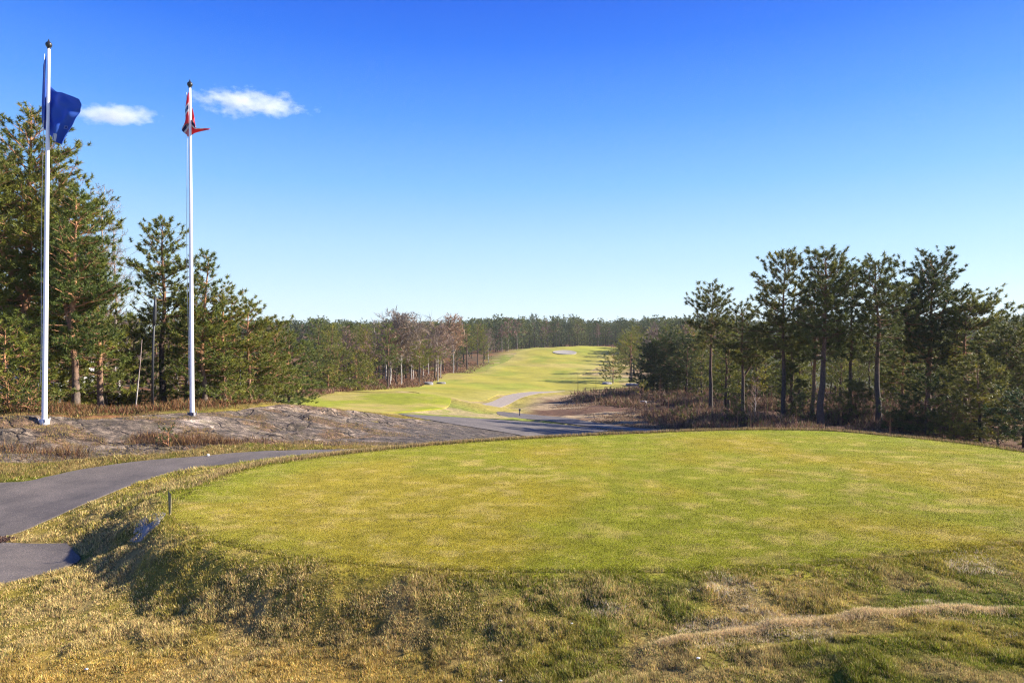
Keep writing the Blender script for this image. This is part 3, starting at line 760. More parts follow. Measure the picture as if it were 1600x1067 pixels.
def make_birch(seed, H, R, cb=.25, wid=.012, nb=34, tw=9, fine=7, lean=0., spread=1.0):
    R_ = np.random.default_rng(seed); n = 8; zz = np.linspace(0, H, n)
    tp = np.stack([np.cumsum(R_.normal(0, .02 * H / 3, n)) + lean * zz, np.cumsum(R_.normal(0, .02 * H / 3, n)), zz], 1); tp[:, :2] -= tp[0, :2]; tp[0, 2] = -.5
    rad = (.009 * H + .02) * (1 - .9 * (zz / H))
    parts = [tubev(tp, rad, 7)]
    S0 = []; S1 = []; R0 = []; R1 = []; A = []; B = []
    az = 0
    for i in range(nb):
        f = (i + R_.random()) / nb; z = H * (cb + (1 - cb) * f * .97); az += 2.4 + R_.normal(0, .4)
        L = R * (1.25 - .95 * f) * R_.uniform(.6, 1.15) * (1 if f > .1 else .7)
        dh = np.array([np.cos(az), np.sin(az), 0]); el = math.radians(R_.uniform(35, 62))
        b0 = np.array([np.interp(z, tp[:, 2], tp[:, 0]), np.interp(z, tp[:, 2], tp[:, 1]), z]); t = np.linspace(0, 1, 5)
        bp = b0 + L * 1.25 * (dh * np.cos(el) * t[:, None] * spread + np.array([0, 0, 1.]) * (np.sin(el) * t - .1 * t * t)[:, None])
        rb = (.010 + .007 * L) * (1 - .8 * t); S0.append(bp[:-1]); S1.append(bp[1:]); R0.append(rb[:-1]); R1.append(rb[1:])
        for q in range(tw):
            tq = R_.uniform(.2, 1); P = np.array([np.interp(tq, t, bp[:, k]) for k in range(3)])
            d = unit(dh * .5 + R_.normal(0, .6, 3) + np.array([0, 0, .45])); l = L * R_.uniform(.25, .5)
            A.append(P); B.append(P + d * l)
    A = np.array(A); B = np.array(B)
    parts.append(segs(np.concatenate(S0), np.concatenate(S1), np.concatenate(R0), np.concatenate(R1), 3))
    V, T = joinv(parts)
    # fine twigs as slim triangles
    n = len(A); Q = []
    t = R_.uniform(.15, 1, (n, fine, 1)); P = (A[:, None] + (B - A)[:, None] * t).reshape(-1, 3)
    d = unit(unit(B - A)[:, None] + R_.normal(0, .55, (n, fine, 3)) + np.array([0, 0, .1])).reshape(-1, 3); l = (np.linalg.norm(B - A, axis=1)[:, None] * R_.uniform(.35, .8, (n, fine))).reshape(-1)
    P = np.concatenate([P, A]); d = np.concatenate([d, unit(B - A)]); l = np.concatenate([l, np.linalg.norm(B - A, axis=1)])
    side = unit(np.cross(d, R_.normal(0, 1, d.shape)))
    V2 = np.empty((len(P) * 3, 3)); V2[0::3] = P - side * wid; V2[1::3] = P + side * wid; V2[2::3] = P + d * l[:, None]
    tn = np.repeat(R_.uniform(.15, .85, len(P)), 3)
    return (V, T), (V2, np.arange(len(V2)).reshape(-1, 3), tn)

def tree_thing(kind, data, x, y, z, label, cat, mats, group=None, crown='crown', rz=0, sc=(1, 1, 1)):
    (V, T), (pv, pt, tn) = data
    root = bpy.data.objects.new(kind, None); COL.objects.link(root); root.location = (x, y, z); root.rotation_euler = (0, 0, rz); root.scale = sc
    root.empty_display_size = .3
    root['label'] = label; root['category'] = cat
    if group: root['group'] = group
    a = link('trunk', mesh_np('trunk', V, T), mats[0], root)
    b = link(crown, mesh_np(crown, pv, pt, {'tone': tn}, smooth=False), mats[1], root)
    return root
def copy_tree(root, x, y, z, label, rz=0, sc=(1, 1, 1), group=None, cmat=None):
    r = root.copy(); COL.objects.link(r); r.location = (x, y, z); r.rotation_euler = (0, 0, rz); r.scale = sc; r['label'] = label
    if group: r['group'] = group
    for ch in root.children:
        c = ch.copy(); COL.objects.link(c); c.parent = r
        if cmat is not None and not ch.name.startswith('trunk'):
            c.material_slots[0].link = 'OBJECT'; c.material_slots[0].material = cmat
    return r
def gz1(x, y): return float(zland(x, y, False)[0])

# ------------------------------------------------------------------ the trees one can point at
def place(px, d): x = PX(px, d); return x, d, gz1(x, d)
def pine_at(seed, px, top, d, R, label, cb=.3, mats=None, **kw):
    x, y, z = place(px, d); H = PZ(top, d) - z
    dat = make_pine(seed, H, R, cb, **kw)
    # bring the highest needle to the wanted height
    zm = dat[1][0][:, 2].max(); s = H / zm
    dat[0][0][:, 2] *= s; dat[1][0][:, 2] *= s
    return tree_thing('pine_tree', dat, x, y, z, label, 'pine tree', mats or (M_BARK, M_PINE))
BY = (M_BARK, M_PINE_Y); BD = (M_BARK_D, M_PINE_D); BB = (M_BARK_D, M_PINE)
near = dict(ps=.23, K=50, wid=.065, dens=2.1, gap=.24)
# left stand
pine_at(1, 38, 156, 29, 3.1, 'tallest dark green pine, rising behind the blue flag at the left edge', .18, prof='tall', fork=2, bias=(.15, 0), lean=.015, **near)
pine_at(2, 118, 288, 27.5, 1.95, 'pine with forked orange trunk just right of the blue flag pole', .22, prof='tall', fork=2, bias=(.2, 0), **near)
pine_at(3, 160, 366, 29, 1.25, 'slender pine between the forked orange pine and the bare birch', .12, prof='cone', **near)
pine_at(4, -45, 175, 30, 3.1, 'dark pine cut off by the left edge of the photo', .25, prof='tall', **near)
pine_at(5, 256, 333, 34, 2.15, 'straight pine with pointed dark crown close left of the white pole with the red flag', .33, prof='tall', gap=.12, mats=BB, lean=.004, ps=.23, K=50, wid=.065, dens=1.9)
pine_at(6, 318, 385, 33, 1.75, 'pine rising directly behind the white pole with the red flag', .10, prof='cone', **near)
pine_at(7, 350, 428, 34, 2.0, 'spreading pine with crooked low limbs just right of the red flag pole', .10, prof='round', fork=1, **near)
pine_at(8, 392, 458, 36, 2.0, 'rounded green pine sloping down toward the dry grass', .06, prof='round', **near)
pine_at(9, 428, 489, 38.5, 1.7, 'low wide pine at the end of the left stand, above the bare rock', .10, prof='round', bias=(.2, 0), **near)
pine_at(10, 452, 508, 47, 2.2, 'bushy pine whose branches sweep to the ground beside the dry grass', .03, prof='bush', **near)
pine_at(11, 4, 478, 25, 1.9, 'bright yellow green young pine at the left edge below the tall pines', .02, prof='bush', mats=BY, **near)
pine_at(12, 52, 500, 26.5, 1.5, 'small pine tucked behind the foot of the blue flag pole', .04, prof='bush', mats=(M_BARK, M_PINE), **near)
pine_at(13, 112, 470, 31, 1.8, 'mid sized pine below the forked orange trunk', .05, prof='round', **near)
pine_at(14, 165, 478, 31.5, 1.9, 'dark bushy pine above the rusty heather', .05, prof='bush', mats=BB, **near)
pine_at(15, 208, 500, 33, 1.6, 'low dark pine around the slim black post', .08, prof='bush', mats=BB, **near)
pine_at(16, 290, 470, 38, 2.0, 'pine filling the gap behind the straight pine and the red flag pole', .1, prof='bush', **near)
pine_at(17, 72, 430, 34, 2.2, 'pine in the shade behind the blue flag pole', .1, prof='round', mats=BB, **near)
pine_at(18, 340, 545, 36, 1.8, 'low dark pine bush right of the red flag pole', .03, prof='bush', mats=BB, **near)
pine_at(19, 402, 560, 40, 1.9, 'low pine bush beside the small dark post on the dry grass', .03, prof='bush', **near)
# right stand
BB = (M_BARK_D, leafmat('deep green pine needles', (.135, .145, .038)))
fr = dict(ps=.29, K=50, wid=.065, dens=2.2)
pine_at(31, 1111, 434, 52, 2.1, 'lone slender pine with a small high crown left of the right stand', .56, prof='umb', mats=BB, bias=(-.15, 0), **fr)
pine_at(32, 1160, 462, 50, 1.9, 'pine with a pale twisting forked trunk right of the lone slender pine', .5, prof='round', fork=1, mats=BB, **fr)
pine_at(33, 1224, 384, 46, 2.5, 'tall pine with a ragged crown left of the thickest trunk', .38, prof='tall', mats=BB, bias=(-.15, 0), tr=.17, **fr)
pine_at(34, 1284, 378, 41.5, 2.2, 'tallest pine of the right stand with a thick dark trunk reaching the green', .40, prof='umb', mats=BB, tr=.21, lean=.001, **fr)
pine_at(35, 1268, 440, 47, 2.0, 'pine with a reddish trunk close behind the thickest trunk', .5, prof='round', **fr)
pine_at(36, 1330, 408, 45, 1.7, 'thin pine with twin stems between the two thickest trunks', .42, prof='tall', mats=BB, tr=.13, **fr)
pine_at(37, 1373, 390, 42, 2.0, 'pine with a dark straight trunk and open crown right of the tallest one', .40, prof='umb', mats=BB, tr=.19, lean=-.002, **fr)
pine_at(38, 1452, 378, 47, 3.1, 'broad pine with twin orange stems in the right stand', .28, prof='umb', fork=1, mats=(M_BARK, M_PINE_D), **fr)
pine_at(39, 1508, 440, 46, 2.5, 'pine leaning out to the right below the broad one', .25, prof='umb', bias=(.3, 0), **fr)
pine_at(40, 1575, 488, 40, 2.4, 'wide low pine at the right edge with sweeping dark branches', .12, prof='round', mats=BB, **fr)
pine_at(41, 1632, 470, 42, 2.8, 'pine cut off by the right edge of the photo', .1, prof='round', mats=BB, **fr)
pine_at(42, 1532, 545, 36, 2.0, 'dense low pine behind the rim of the green toward the right edge', .05, prof='bush', mats=BB, **fr)
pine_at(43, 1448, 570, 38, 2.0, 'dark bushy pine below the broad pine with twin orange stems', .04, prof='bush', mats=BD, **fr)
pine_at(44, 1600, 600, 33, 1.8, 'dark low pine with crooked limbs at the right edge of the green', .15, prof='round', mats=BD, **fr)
pine_at(45, 1410, 500, 52, 2.3, 'pine in the shade right of the dark straight trunk', .2, prof='round', **fr)
pine_at(46, 1236, 560, 47, 1.2, 'young pine at the foot of the tall ragged pine', .05, prof='cone', mats=BB, **fr)
pine_at(47, 1340, 590, 44, 1.1, 'young pine between the two thickest trunks', .05, prof='bush', mats=BB, **fr)
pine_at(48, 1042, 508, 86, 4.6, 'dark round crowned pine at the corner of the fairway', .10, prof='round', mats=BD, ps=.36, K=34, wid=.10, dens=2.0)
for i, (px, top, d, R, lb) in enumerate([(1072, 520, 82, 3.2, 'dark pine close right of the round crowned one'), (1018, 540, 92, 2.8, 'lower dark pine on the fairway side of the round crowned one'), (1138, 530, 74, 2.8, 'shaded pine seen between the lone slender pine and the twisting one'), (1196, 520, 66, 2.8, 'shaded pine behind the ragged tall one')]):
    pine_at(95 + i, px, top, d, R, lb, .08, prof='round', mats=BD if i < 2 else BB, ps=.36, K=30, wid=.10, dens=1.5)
pine_at(49, 1090, 505, 92, 3.6, 'pine with a sunlit top behind the dark round one', .3, prof='umb', mats=BY, ps=.34, K=24, wid=.10, dens=1.2)
pine_at(50, 985, 512, 135, 4.0, 'group standing pine beside the shaded fairway slope', .35, prof='tall', mats=(M_BARK, M_PINE), ps=.45, K=24, wid=.10, dens=.9)
pine_at(51, 958, 546, 130, 2.8, 'small round pine at the right foot of the fairway hill', .15, prof='round', ps=.4, K=24, wid=.10, dens=1.1)
pine_at(52, 655, 528, 113, 3.6, 'green pine leaning over the fairway edge right of the white birches', .4, prof='round', ps=.42, K=24, wid=.10, dens=1.0)
pine_at(53, 527, 532, 84, 4.0, 'bright green bushy pine left of the white birches', .08, prof='bush', ps=.36, K=26, wid=.10, dens=1.2)
pine_at(54, 556, 548, 88, 2.6, 'rounded green pine closest to the white birches', .08, prof='bush', ps=.36, K=26, wid=.10, dens=1.2)
for i, (px, top, d, R, lb) in enumerate([(470, 528, 76, 3.2, 'olive pine filling the wood edge left of the dark green one'), (440, 540, 70, 2.6, 'low olive pine where the dry grass meets the left wood'), (576, 560, 92, 2.2, 'small reddish green pine between the rounded pine and the birches'), (512, 562, 80, 2.2, 'low green pine in front of the dark green one')]):
    pine_at(90 + i, px, top, d, R, lb, .04, prof='bush', ps=.36, K=26, wid=.10, dens=1.2)
pine_at(55, 495, 545, 82, 2.8, 'dark green pine left of the bright bushy one', .06, prof='bush', mats=BB, ps=.36, K=26, wid=.10, dens=1.2)
for i, (px, top, d, R, lb) in enumerate([(972, 520, 226, 3.4, 'pine casting its shadow on the slope right of the bunker'), (984, 512, 234, 3.8, 'taller pine just behind the one shading the slope by the bunker'), (990, 514, 215, 4.0, 'pine right of the two that shade the slope by the bunker'), (1002, 508, 240, 4.0, 'rearmost pine of the knot beside the fairway hill'), (978, 532, 205, 3.4, 'short pine at the foot of the knot beside the fairway hill')]):
    pine_at(80 + i, px, top, d, R, lb, .3 if i != 4 else .1, prof='round', ps=.5, K=24, wid=.10, dens=.8)
# pine saplings in the heath
for i, (px, top, d, R, lb) in enumerate([(1005, 598, 78, .9, 'yellow green pine sapling standing in the heather near the fairway corner'), (1050, 614, 72, .9, 'yellowish young pine in the middle of the heather'),
        (955, 610, 84, .7, 'smallest pine sapling at the left end of the heather'), (1095, 618, 62, .7, 'pine sapling beside the lone slender pine'), (1128, 610, 66, .9, 'young pine between the lone slender pine and the twisting one')]):
    x, y, z = place(px, d); H = max(1.0, PZ(top, d) - z); dat = make_pine(60 + i, H, R, .05, 'cone', dens=1.1, ps=.26, K=12, wid=.1, up=.3)
    tree_thing('pine_sapling', dat, x, y, z, lb, 'pine sapling', BY)
# birches
def birch_at(seed, px, top, d, R, label, mats=(M_BIRCH, M_TWIG), **kw):
    x, y, z = place(px, d); H = PZ(top, d) - z
    return tree_thing('birch_tree', make_birch(seed, H, R, **kw), x, y, z, label, 'birch tree', mats, crown='twigs')
G2 = (M_BIRCH, M_TWIG_G)
birch_at(101, 92, 232, 36, 2.0, 'bare birch with reddish twigs behind the blue flag', wid=.012, nb=46, tw=10, fine=8, cb=.3)
birch_at(102, 152, 290, 38, 1.8, 'bare grey birch standing clear against the sky right of the forked pine', G2, wid=.010, nb=40, tw=10, fine=7, cb=.3)
birch_at(103, 186, 345, 40, 1.7, 'thinnest bare birch left of the straight pine', G2, wid=.009, nb=36, tw=9, fine=6, cb=.3)
birch_at(104, 627, 497, 103, 4.6, 'tall white stemmed birch with a wide reddish crown by the fairway', wid=.035, nb=60, tw=12, fine=10, cb=.3, spread=1.2)
birch_at(105, 609, 520, 101, 3.0, 'white birch with a side stem left of the tall one', wid=.03, nb=40, tw=10, fine=9, cb=.35)
birch_at(106, 684, 513, 128, 3.6, 'birch right of the green leaning pine', wid=.04, nb=44, tw=10, fine=9, cb=.3)
birch_at(107, 1024, 520, 150, 4.0, 'pinkish bare birch rising behind the dark round crowned pine', wid=.05, nb=50, tw=10, fine=10, cb=.3)
birch_at(108, 1180, 590, 52, .9, 'thin bare sapling in the heather below the twisting pine', wid=.012, nb=20, tw=6, fine=5, cb=.1)
birch_at(109, 708, 497, 165, 4.8, 'birch topping the tree line left of the fairway hill', wid=.05, nb=44, tw=10, fine=9, cb=.35)
# leaning bare stem by the black post
x, y, z = place(210, 27.2); b_ = MB(); b_.tube([(0, 0, -.2), (.12, 0, .9), (.22, .02, 2.0), (.30, 0, 2.9)], [.03, .024, .016, .008], 7)
b_.build('leaning_sapling', M_BIRCH, label='thin pale leaning bare stem left of the slim black post', cat='sapling', loc=(x, y, z))

# ------------------------------------------------------------------ woods further back: copies of a few trees
def proto_pine(seed, H, R, cb, prof, **kw): return make_pine(seed, H, R, cb, prof, ps=.38, K=20, wid=.11, dens=.95, twigwood=False, limb=4, **kw)
protos = []
rs = random.Random(5)
defs = [(12, 2.6, .32, 'tall', M_PINE), (12, 3.0, .2, 'round', M_PINE), (12, 2.2, .15, 'cone', M_PINE_D), (12, 2.8, .4, 'umb', M_PINE), (12, 3.0, .15, 'bush', M_PINE), (12, 2.2, .3, 'tall', M_PINE_D)]
pd = [proto_pine(200 + i, *q[:4]) for i, q in enumerate(defs)]
bd = [make_birch(300 + i, 12, 2.9, cb=.3, wid=.045, nb=34, tw=8, fine=8) for i in range(3)]
roots = {}
def wood_tree(px, d, H, kindi, label, group, cmat=None):
    x = PX(px, d); z = gz1(x, d)
    s = H / 12.0; w = s * rs.uniform(.85, 1.2); rz = rs.uniform(0, 6.28)
    if kindi not in roots:
        if kindi[0] == 'p':
            r = tree_thing('pine_tree', pd[int(kindi[1:])], x, d, z, label, 'pine tree', (M_BARK_D, defs[int(kindi[1:])][4]), group, rz=rz, sc=(w, w, s))
        else:
            r = tree_thing('birch_tree', bd[int(kindi[1:])], x, d, z, label, 'birch tree', (M_BIRCH, M_TWIG), group, crown='twigs', rz=rz, sc=(w, w, s))
        roots[kindi] = r
    else:
        r = copy_tree(roots[kindi], x, d, z, label, rz, (w, w, s), group, cmat)
    return r
EDGE_L = lambda y: float(np.interp(y, [38, 50, 70, 86, 100, 112, 150, 175, 200, 240, 262, 280], [395, 425, 470, 560, 655, 668, 704, 738, 774, 808, 822, 822]))
EDGE_R = lambda y: float(np.interp(y, [48, 60, 75, 95, 110, 130, 160, 200, 262, 280], [1130, 1120, 1100, 1040, 1030, 975, 985, 985, 1010, 1000]))
def ztop(px):                                            # height in the picture of the tree line along the photo
    return float(np.interp(px, [-300, 330, 430, 520, 700, 860, 960, 1020, 1200, 1600, 2000], [470, 500, 506, 508, 505, 500, 502, 500, 505, 488, 480]))
taken = []
def free(x, y, r):
    for a, b in taken:
        if (a - x) ** 2 + (b - y) ** 2 < r * r: return False
    taken.append((x, y)); return True
for o in list(bpy.data.objects):
    if o.get('category') in ('pine tree', 'birch tree'): taken.append((o.location.x, o.location.y))
zones = [   # name, px function, depth range, count, spacing, birch share, heights, group, label pine, label birch
 ('L1', lambda y: rs.uniform(-330, EDGE_L(y) - 10), (42, 95), 58, 3.0, .16, (8, 11.5), 'trees of the left wood behind the flag poles', 'pine of the left wood, behind the front row near the flag poles', 'bare birch of the left wood, behind the front row near the flag poles'),
 ('L2', lambda y: rs.uniform(max(EDGE_L(y) - 190, 300), EDGE_L(y) - 4), (95, 225), 96, 3.4, .24, (9.5, 13.5), 'trees along the left side of the fairway', 'pine in the row along the left side of the fairway', 'reddish bare birch in the row along the left side of the fairway'),
 ('R1', lambda y: rs.uniform(EDGE_R(y), 1900), (54, 98), 95, 2.6, .04, (5.0, 8.6), 'trees behind the right stand', 'pine behind the tall trunks of the right stand', 'bare birch behind the tall trunks of the right stand'),
 ('R2', lambda y: rs.uniform(EDGE_R(y), 1150), (98, 250), 34, 4.0, .15, (9, 12), 'trees at the right foot of the fairway hill', 'pine at the right foot of the fairway hill', 'bare birch at the right foot of the fairway hill'),
]
for nm, fx, dr, cnt, sp, bsh, hr, grp, lp, lb in zones:
    k = 0; tries = 0
    while k < cnt and tries < cnt * 30:
        tries += 1
        y = rs.uniform(*dr) if nm != 'L2' else rs.choice([rs.uniform(*dr), rs.uniform(*dr)])
        px = fx(y); x = PX(px, y)
        if not free(x, y, sp): continue
        k += 1
        H = rs.uniform(*hr)
        z = gz1(x, y); Hmax = PZ(ztop(px) + rs.uniform(-2, 14), y) - z
        H = min(H, max(3.5, Hmax))
        if rs.random() < bsh:
            wood_tree(px, y, H * rs.uniform(.95, 1.04), 'b%d' % rs.randrange(3), lb, grp + ', birches')
        else:
            wood_tree(px, y, H, 'p%d' % rs.choice([0, 1, 2, 3, 4, 4, 5, 0] if nm != 'R1' else [4, 4, 4, 1, 0, 2]), lp, grp + ', pines', rs.choice([None, M_PINE, M_PINE_Y, M_PINE_D]) if nm[0] == 'L' else rs.choice([M_PINE, M_PINE_Y, M_PINE_Y, M_PINE]))

# ------------------------------------------------------------------ the far forest: one mass
fp = [make_pine(400 + i, 12, 2.6, cb, pr, ps=.8, K=9, wid=.17, dens=.5, twigwood=False, limb=3, kt=4) for i, (cb, pr) in enumerate([(.12, 'tall'), (.06, 'round'), (.05, 'cone'), (.15, 'umb'), (.05, 'tall')])]
fb = [make_birch(450 + i, 12, 3.0, cb=.3, wid=.11, nb=16, tw=5, fine=5) for i in range(2)]
FV = []; FT = []; FC = []; b0 = 0
def far_add(data, x, y, z, s, w, a, col, tcol):
    global b0
    (V, T), (pv, pt, tn) = data
    for v, t, c in ((V, T, np.tile(tcol, (len(V), 1))), (pv, pt, col * (.65 + .9 * tn[:, None]))):
        q = rot_z(v, a) * np.array([w, w, s]) + np.array([x, y, z]); FV.append(q); FT.append(t + b0); FC.append(c); b0 += len(v)
ys = []
nfar = 0
while nfar < 2300:
    t = rs.random(); y = 1 / (1 / 235 + (1 / 720 - 1 / 235) * t); px = rs.uniform(-250, 1850)
    if y < 268 and not (px < EDGE_L(y) or px > EDGE_R(y)): continue
    if px < 330 and rs.random() < .7: continue
    if px > 1130 and rs.random() < .6: continue
    nfar += 1
    x = PX(px, y); z = gz1(x, y)
    Hm = PZ(ztop(px) + rs.uniform(-4, 8) + 3 * math.sin(px * .021), y) - z
    H = min(rs.uniform(9, 14.5), max(5, Hm)) if y < 640 else max(8, min(18, Hm))
    if rs.random() < .13: far_add(rs.choice(fb), x, y, z, H / 12, H / 12, rs.uniform(0, 6.3), np.array([.22, .125, .10]), np.array([.3, .25, .22]))
    else:
        g = rs.choice([(.11, .13, .04), (.08, .105, .045), (.14, .15, .045), (.10, .12, .05)])
        far_add(rs.choice(fp), x, y, z, H / 12, H / 12 * rs.uniform(.9, 1.25), rs.uniform(0, 6.3), np.array(g), np.array([.07, .05, .04]))
link('distant_forest', mesh_np('distant_forest', np.concatenate(FV), np.concatenate(FT), {'Col': np.concatenate(FC)}, smooth=False), grassmat('far foliage', .2), kind='stuff', label='far off pine forest closing the horizon behind the fairway hill', cat='forest')
del FV, FT, FC
# ------------------------------------------------------------------ flagpoles and flags
M_POLE = plain('white lacquered pole', (.80, .77, .80), .35)
M_DARK = plain('dark metal', (.03, .028, .03), .4, .3)
M_BLACK = plain('black post', (.022, .022, .026), .5)
def flagpole(px, py0, py1, px1, d, label, footmat, extra=False):
    x = PX(px, d); z0 = PZ(py0, d); H = PZ(py1, d) - z0; lean = PX(px1, d) - x
    root = bpy.data.objects.new('flagpole', None); COL.objects.link(root); root.location = (x, d, z0); root['label'] = label; root['category'] = 'flagpole'
    P = [(lean * t, 0, H * t) for t in np.linspace(0, 1, 14)]
    R = [.080 - .036 * t ** 1.2 for t in np.linspace(0, 1, 14)]
    m = MB(); m.tube([(0, 0, -.4)] + P, [.086] + R, 24); m.build('pole', M_POLE, root)
    m = MB(); m.tube([(0, 0, -.3), (0, 0, .07), (0, 0, .09)], [.15, .145, .12], 20)
    for k in range(4):
        a = .7 + k * 1.57; m.tube([(.15 * math.cos(a), .15 * math.sin(a), 0), (.15 * math.cos(a), .15 * math.sin(a), .13)], [.014, .014], 6)
    m.build('foot', footmat, root)
    m = MB(); T = Vector((lean, 0, H))
    prof = [(-.02, .045), (.02, .06), (.04, .05), (.06, .075), (.10, .105), (.145, .115), (.19, .10), (.225, .06), (.25, .028), (.30, .018), (.33, .004)]
    m.tube([T + Vector((0, 0, a)) for a, r in prof], [r * .85 for a, r in prof], 16); m.build('finial', M_DARK, root)
    m = MB(); m.tube([(-.075, -.085, 1.2)] + [(lean * t - .10 + .02 * math.sin(t * 9), -.07, H * t) for t in np.linspace(.15, .985, 12)], [.009] * 13, 5); m.build('halyard', plain('rope ' + label[:6], (.55, .52, .5), .8), root)
    m = MB(); m.tube([(-.10, -.08, 1.15), (-.10, -.14, 1.15)], [.015, .015], 6); m.tube([(-.10, -.14, 1.05), (-.10, -.14, 1.27)], [.014, .014], 6); m.build('cleat', M_DARK, root)
    return root
M_FOOT = plain('galvanised foot', (.10, .09, .10), .5, .6)
M_FOOTP = plain('pale steel foot', (.45, .44, .46), .5, .3)
flagpole(69, 659, 77, 76, 22.0, 'tall white flagpole with the blue flag, at the left edge of the photo', M_FOOTP)
flagpole(300, 648, 138, 296.5, 25.1, 'white flagpole with the red flag, on bare rock right of the blue one', M_FOOT)

def cloth(name, rows, d, mat, label, nu_=46, nv_=60, ripple=.03, thick=.006):
    G = np.array([[(PX(px, d), d + dy, PZ(py, d)) for px, py, dy in r] for r in rows])
    def cr(P, t):                                  # catmull rom through P at parameter t in 0..1
        n = len(P) - 1; f = t * n; i = min(int(f), n - 1); u = f - i
        p0, p1, p2, p3 = P[max(i - 1, 0)], P[i], P[i + 1], P[min(i + 2, n)]
        return .5 * (2 * p1 + (p2 - p0) * u + (2 * p0 - 5 * p1 + 4 * p2 - p3) * u * u + (3 * p1 - p0 - 3 * p2 + p3) * u ** 3)
    V = []; U = []
    for j in range(nv_):
        s = j / (nv_ - 1); row = np.array([cr(G[:, c], s) for c in range(G.shape[1])])
        for i in range(nu_):
            t = i / (nu_ - 1); p = cr(row, t).copy()
            p[1] += ripple * t * (math.sin(t * 19 + s * 5) + .6 * math.sin(s * 23 - t * 9))
            V.append(p); U.append((t, s))
    V = np.array(V); U = np.array(U)
    Q = []
    for j in range(nv_ - 1):
        for i in range(nu_ - 1):
            a = j * nu_ + i; Q.append((a, a + 1, a + nu_ + 1, a + nu_))
    o0 = V[0].copy()
    me = mesh_np(name, V - o0, Q, {'fu': U[:, 0], 'fv': U[:, 1]})
    o = link(name, me, mat, label=label, cat='flag', loc=tuple(o0))
    md = o.modifiers.new('thickness', 'SOLIDIFY'); md.thickness = thick; md.offset = 0
    return o
def clothmat(name):
    m, nt, b, o = newmat(name); b.inputs['Roughness'].default_value = .75
    u = N(nt, 'ShaderNodeAttribute', attribute_name='fu').outputs['Fac']; v = N(nt, 'ShaderNodeAttribute', attribute_name='fv').outputs['Fac']
    return m, nt, b, o, u, v
def fin(nt, b, o, c, tr=.35):
    nt.links.new(c, b.inputs['Base Color']); t = N(nt, 'ShaderNodeBsdfTranslucent'); nt.links.new(c, t.inputs[0])
    mx = N(nt, 'ShaderNodeMixShader'); mx.inputs[0].default_value = tr
    nt.links.new(b.outputs[0], mx.inputs[1]); nt.links.new(t.outputs[0], mx.inputs[2]); nt.links.new(mx.outputs[0], o.inputs[0])
def boxmask(nt, u, v, u0, u1, v0, v1):
    r = []
    for s, lo, hi in ((u, u0, u1), (v, v0, v1)):
        a = N(nt, 'ShaderNodeMath', operation='COMPARE'); nt.links.new(s, a.inputs[0]); a.inputs[1].default_value = (lo + hi) / 2; a.inputs[2].default_value = (hi - lo) / 2; r.append(a.outputs[0])
    m = N(nt, 'ShaderNodeMath', operation='MULTIPLY'); nt.links.new(r[0], m.inputs[0]); nt.links.new(r[1], m.inputs[1]); return m.outputs[0]
m, nt, b, o, u, v = clothmat('blue flag cloth')
c = mixc(nt, boxmask(nt, u, v, .60, .72, .86, .985), (.02, .095, .47), (.55, .60, .72))
c = mixc(nt, boxmask(nt, u, v, .66, .675, .84, 1.0), c, (.008, .03, .2))
c = mixc(nt, boxmask(nt, u, v, .78, .83, .70, .76), c, (.12, .2, .5))
c = mixc(nt, boxmask(nt, u, v, .795, .815, .715, .745), c, (.008, .035, .24))
fin(nt, b, o, c); MF1 = m
cloth('flag', [
 [(75.5,88,-.10),(68,106,-.02),(66,124,.25),(77,137,.32),(92,142,.15),(111,150,.0),(127,157,-.1)],
 [(74.5,112,-.10),(65,132,.05),(66,150,.3),(79,156,.2),(95,162,-.05),(112,166,.05),(126,166,.0)],
 [(73.5,140,-.10),(64,156,.05),(66,170,.3),(79,176,.05),(95,178,.10),(109,180,-.05),(121,177,.05)],
 [(73,166,-.10),(63.5,180,.05),(66,190,.3),(78,198,.15),(90,199,-.1),(102,200,.1),(111,199,.0)],
 [(72.5,188,-.10),(65,197,.05),(68,206,.3),(78,214,.1),(85,221,-.05),(92,224,.08),(96,226,.0)]],
 22.0, MF1, 'large dark blue flag flapping low on the left flagpole')
m, nt, b, o, u, v = clothmat('red flag with a blue cross')
W_ = (.72, .70, .72); Bl = (.012, .03, .16); Rd = (.75, .03, .04)
mk = lambda u0, u1, v0, v1: boxmask(nt, u, v, u0, u1, v0, v1)
c = mixc(nt, mk(.27, .45, 0, 1), Rd, W_); c = mixc(nt, mk(0, 1, .375, .625), c, W_)
c = mixc(nt, mk(.315, .405, 0, 1), c, Bl); c = mixc(nt, mk(0, 1, .4375, .5625), c, Bl)
fin(nt, b, o, c)
cloth('flag', [
 [(296.5,146,-.09),(294,150,-.05),(295,158,.10),(298,170,.16),(301,180,.10),(302.5,186,.0),(303,190,-.05)],
 [(296,156,-.09),(291.5,163,-.05),(293,172,.12),(298,181,.18),(302,188,.08),(304.5,192,.0),(305,197,-.03)],
 [(296,168,-.09),(290,176,-.03),(293,184,.12),(298,191,.16),(303,197,.08),(306,200,.0),(309,201,-.05)],
 [(296,182,-.09),(291,187,-.05),(287,196,.10),(294,200,.14),(301,203.5,.08),(313,202.5,.0),(326.5,200.5,.05)],
 [(296,194,-.09),(289,197,-.08),(284.5,204,-.02),(289,209,.10),(293,212.5,.12),(304,207,.05),(326,203,.0)]],
 25.1, m, 'furled flag with blue and white cross on red, on the right flagpole', 40, 50, .012)

